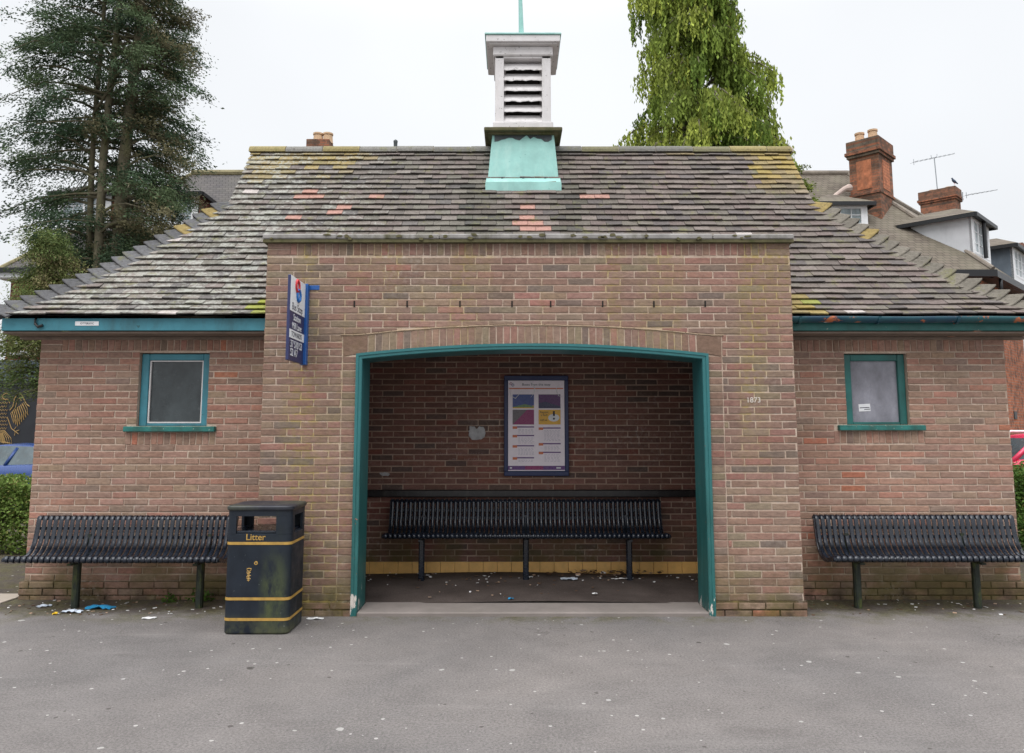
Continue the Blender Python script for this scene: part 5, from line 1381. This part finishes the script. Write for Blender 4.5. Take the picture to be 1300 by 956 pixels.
def chimney(house, M4, wx, wy, z0, z1, brick, pots, panels=False):
    mb = MB(); mb.box(0, wx, 0, wy, z0, z1 - .5, M=M4)
    mb.box(-.05, wx + .05, -.05, wy + .05, z1 - .50, z1 - .42, M=M4, bev=.01); mb.box(-.09, wx + .09, -.09, wy + .09, z1 - .42, z1 - .32, M=M4, bev=.01); mb.box(-.05, wx + .05, -.05, wy + .05, z1 - .32, z1, M=M4, bev=.012)
    if panels:
        mb.box(-.03, wx + .03, -.03, wy + .03, z1 - 1.62, z1 - 1.54, M=M4, bev=.01)
        mb.box(wx * .25, wx * .75, -.012, .02, z1 - 1.45, z1 - .62, 1, M=M4); mb.box(-.012, .02, wy * .25, wy * .75, z1 - 1.45, z1 - .62, 1, M=M4)
        for k in range(9): mb.box(wx * .25, wx * .75, -.014, .02, z1 - 1.40 + k * .09, z1 - 1.393 + k * .09, 0, M=M4)
    ch = mb.build('chimney', [brick, M['panel_brick']], house)
    for (px_, py_, h, r) in pots:
        mb = MB(); c = M4 @ Vector((px_, py_, 0)); mb.tube([(c.x, c.y, z1 - .02), (c.x, c.y, z1 + .06), (c.x, c.y, z1 + h - .05), (c.x, c.y, z1 + h - .05), (c.x, c.y, z1 + h)], [r * 1.08, r, r * .9, r * 1.05, r * 1.05], 14); mb.build('chimney_pot', M['pot'], ch)
    return ch
S2 = math.sqrt(.5)
# right: terrace that turns the corner
hA = thing('brick_house', 'orange brick house with cranked tiled roof and tall brick chimney, right behind the shelter', 'house', (11.9, 12.5, 0))
Cn = Vector((11.9, 12.2, EV)); Rg = Vector((10.25, 16.2, EV + 4 * PITCH)); TL = 16.0
Lf = Vector((7.6, 12.2, EV)); LR = Vector((7.6, 16.2, EV + 4 * PITCH))
far_e = Cn + Vector((S2, S2, 0)) * TL; far_r = Rg + Vector((S2, S2, 0)) * (TL + 1.6)
mb = MB(); slab(mb, [Lf, Cn, Rg, LR], .10); slab(mb, [LR, Rg, Vector((10.25 - 1.6, 20.2, EV)), Vector((7.6, 20.2, EV))], .10); mb.build('roof', M['far_roof'], hA)
mb = MB(); slab(mb, [Cn, far_e, far_r, Rg], .10); bk = Vector((-S2, S2, 0)) * 4; slab(mb, [Rg, far_r, far_r + bk + Vector((0, 0, -4 * PITCH)), Rg + bk + Vector((0, 0, -4 * PITCH))], .10); mb.build('roof', M['far_roof'], hA)
mb = MB(); mb.tube([LR + Vector((-.05, 0, .03)), Rg + Vector((0, 0, .03)), far_r + Vector((0, 0, .03))], .09, 8); mb.tube([Cn + Vector((0, 0, .02)), Rg], .07, 8); mb.build('ridge_tiles', paint('far_ridge', (.22, .19, .16), .9, .3, 4), hA)
mb = MB(); mb.box(7.6, 11.78, 12.5, 12.75, 0, EV - .02); mb.face([(7.6, 12.5, 0), (7.6, 20, 0), (7.6, 20, EV - .1), (7.6, 16.2, EV + 3.6), (7.6, 12.5, EV - .1)]); mb.build('wall', M['orange_brick'], hA)
mb = MB(); Mw = frame_at(11.78, 12.5, 0, math.pi / 4); mb.box(0, TL, 0.0, .25, 0, EV - .02, M=Mw); mb.build('wall', M['orange_brick'], hA)
for z in (4.15, 4.3, 2.55): 
    pass
mb = MB(); mb.box(7.6, 11.8, 12.46, 12.499, 3.62, 3.72); mb.box(7.6, 11.8, 12.44, 12.499, 3.50, 3.615); mb.build('string_course', M['house_brick'], hA)
mb = MB(); mb.box(2.28, 2.58, -.02, .01, 1.80, 2.0, M=Mw); mb.build('wall_vent', M['black_paint'], hA)
mb = MB(); mb.box(7.55, 11.95, 12.10, 12.20, EV - .19, EV - .02); mb.box(7.6, 11.85, 12.20, 12.5, EV - .20, EV - .17); Mg = frame_at(11.9, 12.16, 0, math.pi / 4)
mb.box(0.05, TL, -.06, .04, EV - .19, EV - .02, M=Mg); mb.box(.1, TL, .04, .36, EV - .20, EV - .17, M=Mg); gg = mb.build('gutter', M['black_paint'], hA)
mb = MB(); c = Mg @ Vector((.5, -.02, 0)); c2 = Mw @ Vector((.35, -.08, 0)); mb.tube([(c.x, c.y, EV - .15), (c.x, c.y, EV - .45), (c2.x, c2.y, EV - .75), (c2.x, c2.y, .1)], .045, 8); mb.build('downpipe', M['black_paint'], hA, True)
sashes(hA, frame_at(8.3, 12.5, 0, 0), 0, 1.2, 2.9 + .9, 4.9, 2, 3, M['white'], M['glass_pale']); 
for k in range(4): sashes(hA, Mw, 4.0 + k * 3.0, 5.2 + k * 3.0, 3.5, 4.8, 2, 3, M['white'], M['glass_pale']); sashes(hA, Mw, 4.0 + k * 3.0, 5.2 + k * 3.0, .9, 2.3, 2, 3, M['white'], M['glass_pale'])
# dormers
dA, DA, MA = dormer(hA, 8.12, 13.78, 6.70, 0, 1.50, .92, M['white'], M['white'], M['far_roof'], nx=2)
pB = Cn + Vector((S2, S2, 0)) * .2 + Vector((-S2, S2, 0)) * .45; dB, DB, MBm = dormer(hA, pB.x, pB.y, EV + .45 * PITCH, math.pi / 4, 1.65, 1.12, M['render_white'], M['white'], M['far_roof'], nx=3)
mb = MB(); c = MBm @ Vector((.78, -.10, 0)); mb.tube([(c.x, c.y, EV + 1.5), (c.x, c.y, EV + .5)], .05, 8); DB(mb, 'downpipe', M['black_paint'])
pC = Cn + Vector((S2, S2, 0)) * 4.4 + Vector((-S2, S2, 0)) * .45; dormer(hA, pC.x, pC.y, EV + .45 * PITCH, math.pi / 4, 1.6, 1.05, M['slate_blue'], M['white'], M['far_roof'], nx=3)
# chimneys
Mc = frame_at(10.16, 14.1, 0, math.pi / 4)
zt = at(1113, 172, 14.1).z
chimney(hA, Mc, 1.05, .80, 6.5, zt, M['sooty_brick'], [(.30, .22, .30, .13), (.30, .58, .30, .13)], True)
mb = MB()
for k in range(9):
    for s_ in (0, 1):
        q = k * .11; zb = 6.93 + q * S2 * PITCH + rnd(-.02, .02)
        if s_ == 0: mb.box(q, q + .12, -.025, -.002, zb - .06, zb + .13, M=Mc)
        elif q < .8: mb.box(-.025, -.002, q, q + .12, zb - .06, zb + .13, M=Mc)
mb.build('flashing', M['white'], hA)
ct = at(1213, 236, 22.5); Mc2 = frame_at(ct.x - .05, ct.y, 0, math.pi / 4)
chimney(hA, Mc2, .72, 1.25, 8.6, ct.z, M['sooty_brick'], [(.35, .3, .10, .11), (.35, .9, .10, .11)])
c3 = at(1297, 308, 27); chimney(hA, frame_at(c3.x, c3.y, 0, math.pi / 4), .9, 1.2, 8.4, c3.z, M['house_brick'], [(.4, .5, .15, .12)])
mb = MB(); c = at(1076, 238, 14.6); mb.tube([(c.x - .62, c.y - .35, c.z - .42), (c.x - .15, c.y - .1, c.z - .08), (c.x + .05, c.y, c.z - .02)], [.05, .07, .12], 8); mb.build('ridge_mortar', paint('pale_mortar', (.45, .36, .32), .9, .2, 5), hA)
# left: long hipped house
hC = thing('brick_house', 'long brick house with hipped dark roof and white fascia, left behind the tall cypress', 'house', (-5, 12.5, 0))
cL = at(-3, 347, 12.2); cL = Vector((cL.x, 12.2, EV)); rL = Vector((-9.75, 16.2, EV + 4 * PITCH)); rR = Vector((3.2, 16.2, EV + 4 * PITCH)); eR = Vector((3.2, 12.2, EV))
mb = MB(); slab(mb, [cL, eR, rR, rL], .10); slab(mb, [cL, rL, Vector((cL.x, 20.2, EV))], .10); slab(mb, [rL, rR, Vector((3.2, 20.2, EV)), Vector((cL.x, 20.2, EV))], .10); mb.build('roof', M['far_roof2'], hC)
mb = MB(); mb.tube([rL + Vector((0, 0, .04)), rR + Vector((0, 0, .04))], .10, 8); mb.tube([cL, rL], .06, 8); mb.build('ridge_tiles', paint('lichen_ridge', (.24, .21, .12), .9, .3, 4), hC)
mb = MB(); mb.box(cL.x + .15, 3.1, 12.5, 12.75, 0, EV - .02); mb.box(cL.x + .15, cL.x + .4, 12.75, 20, 0, EV - .02); mb.box(2.9, 3.1, 12.75, 20, 0, EV - .02); mb.face([(3.1, 12.5, EV - .1), (3.1, 19.9, EV - .1), (3.1, 16.2, EV + 3.6)]); mb.build('wall', M['house_brick'], hC)
mb = MB(); mb.box(cL.x - .02, 3.1, 12.14, 12.2, EV - .21, EV - .01); mb.box(cL.x, 3.1, 12.2, 12.5, EV - .23, EV - .19); mb.box(cL.x - .02, cL.x + .04, 12.2, 20, EV - .21, EV - .01); mb.build('fascia', M['white'], hC)
mb = MB(); mb.box(cL.x - .1, 3.1, 12.05, 12.138, EV - .09, EV + .02); mb.build('gutter', M['black_paint'], hC)
for k in range(5): sashes(hC, frame_at(-12.35 + k * 3.2, 12.5, 0, 0), 0, 1.1, 3.4, 4.75, 2, 3, M['white'], M['glass_pale'])
for (px_, py_) in ((70, 305), (182, 288)):
    c = at(px_, py_, 13.7); dormer(hC, c.x, 13.7, EV + 1.5 * PITCH, 0, 1.45, 1.0, M['house_brick'], M['white'], M['far_roof2'], nx=2)
c0, c1 = at(389, 190, 16.0), at(419, 190, 16.0)
zt = at(404, 177, 16.0).z; chimney(hC, frame_at(c0.x + .05, 16.0, 0, 0), c1.x - c0.x - .12, .7, 8.6, zt, M['sooty_brick'], [(.22, .3, .30, .15), (.52, .3, .30, .15)])
cf = at(502, 190, 16.2); mb = MB(); mb.ring([[(cf.x - q, 16.2 - q, z), (cf.x + q, 16.2 - q, z), (cf.x + q, 16.2 + q, z), (cf.x - q, 16.2 + q, z)] for q, z in ((1.1, EV + 3.0), (.55, cf.z - .55), (.16, cf.z + .0), (.05, cf.z + .06))]); mb.build('turret_roof', M['far_roof2'], hC)
mb = MB(); zf_ = at(502, 177, 16.2).z; mb.tube([(cf.x, 16.2, cf.z - .05), (cf.x, 16.2, cf.z + .05), (cf.x, 16.2, zf_ - .12), (cf.x, 16.2, zf_ - .05), (cf.x, 16.2, zf_)], [.10, .055, .06, .07, .01], 10); mb.build('finial', M['lead_dark'], hC, True)

# aerials and the bird
def aerial(label, mast, boom, n_el, up, Y):
    a0, a1 = mast; t = thing('tv_aerial', label, 'tv aerial', tuple(a0)); mb = MB(); mb.tube([a0, a1], .018, 6); mb.build('mast', M['steel'], t)
    mb = MB(); b0, b1 = boom; mb.tube([b0, b1], .012, 6)
    dr = (b1 - b0).normalized(); sd_ = Vector((-dr.y, dr.x, 0)).normalized()
    for k in range(n_el): p = b0.lerp(b1, (k + .3) / n_el); l = .09 - .03 * k / n_el; mb.tube([p - sd_ * l * 2.4, p + sd_ * l * 2.4], .005, 5)
    mb.tube([b0.lerp(b1, .02) + Vector((0, 0, -.12)), b0.lerp(b1, .02) + Vector((0, 0, .12))], .01, 5)
    if up: m_ = Vector(a1); mb.tube([m_ + dr * -.16 + Vector((0, 0, .12)), m_ + dr * -.14, m_, m_ + dr * .14, m_ + dr * .16 + Vector((0, 0, .12))], .01, 5)
    mb.build('boom', M['steel'], t); return t
aerial('tall tv aerial on a mast above the small right chimney', (at(1190, 240, 22.9), at(1186, 200, 22.9)), (at(1159, 206, 22.6), at(1212, 195, 23.2)), 9, True, 22.8)
aerial('side-mounted tv aerial pointing right from the small right chimney', (at(1222, 256, 22.7), at(1222, 244, 22.7)), (at(1226, 248, 22.7), at(1266, 241, 23.4)), 7, False, 22.8)
bp = at(1212, 234, 22.62)
bd = thing('pigeon', 'small dark pigeon perched on the edge of the small right chimney', 'bird', tuple(bp)); bd['local'] = 1
mb = MB(); mb.tube([(.13, 0, .02), (.07, 0, .06), (.0, 0, .11), (-.05, 0, .16), (-.075, 0, .21), (-.085, 0, .245), (-.115, 0, .24), (-.135, 0, .235)], [.015, .03, .058, .052, .033, .03, .014, .003], 10); mb.build('body', plain('pigeon_blue', (.04, .06, .10), .6), bd, True)
for s_ in (-1, 1): mb = MB(); mb.tube([(0, s_ * .02, .07), (-.005, s_ * .02, .0)], .006, 5); mb.build('leg', M['red'], bd)
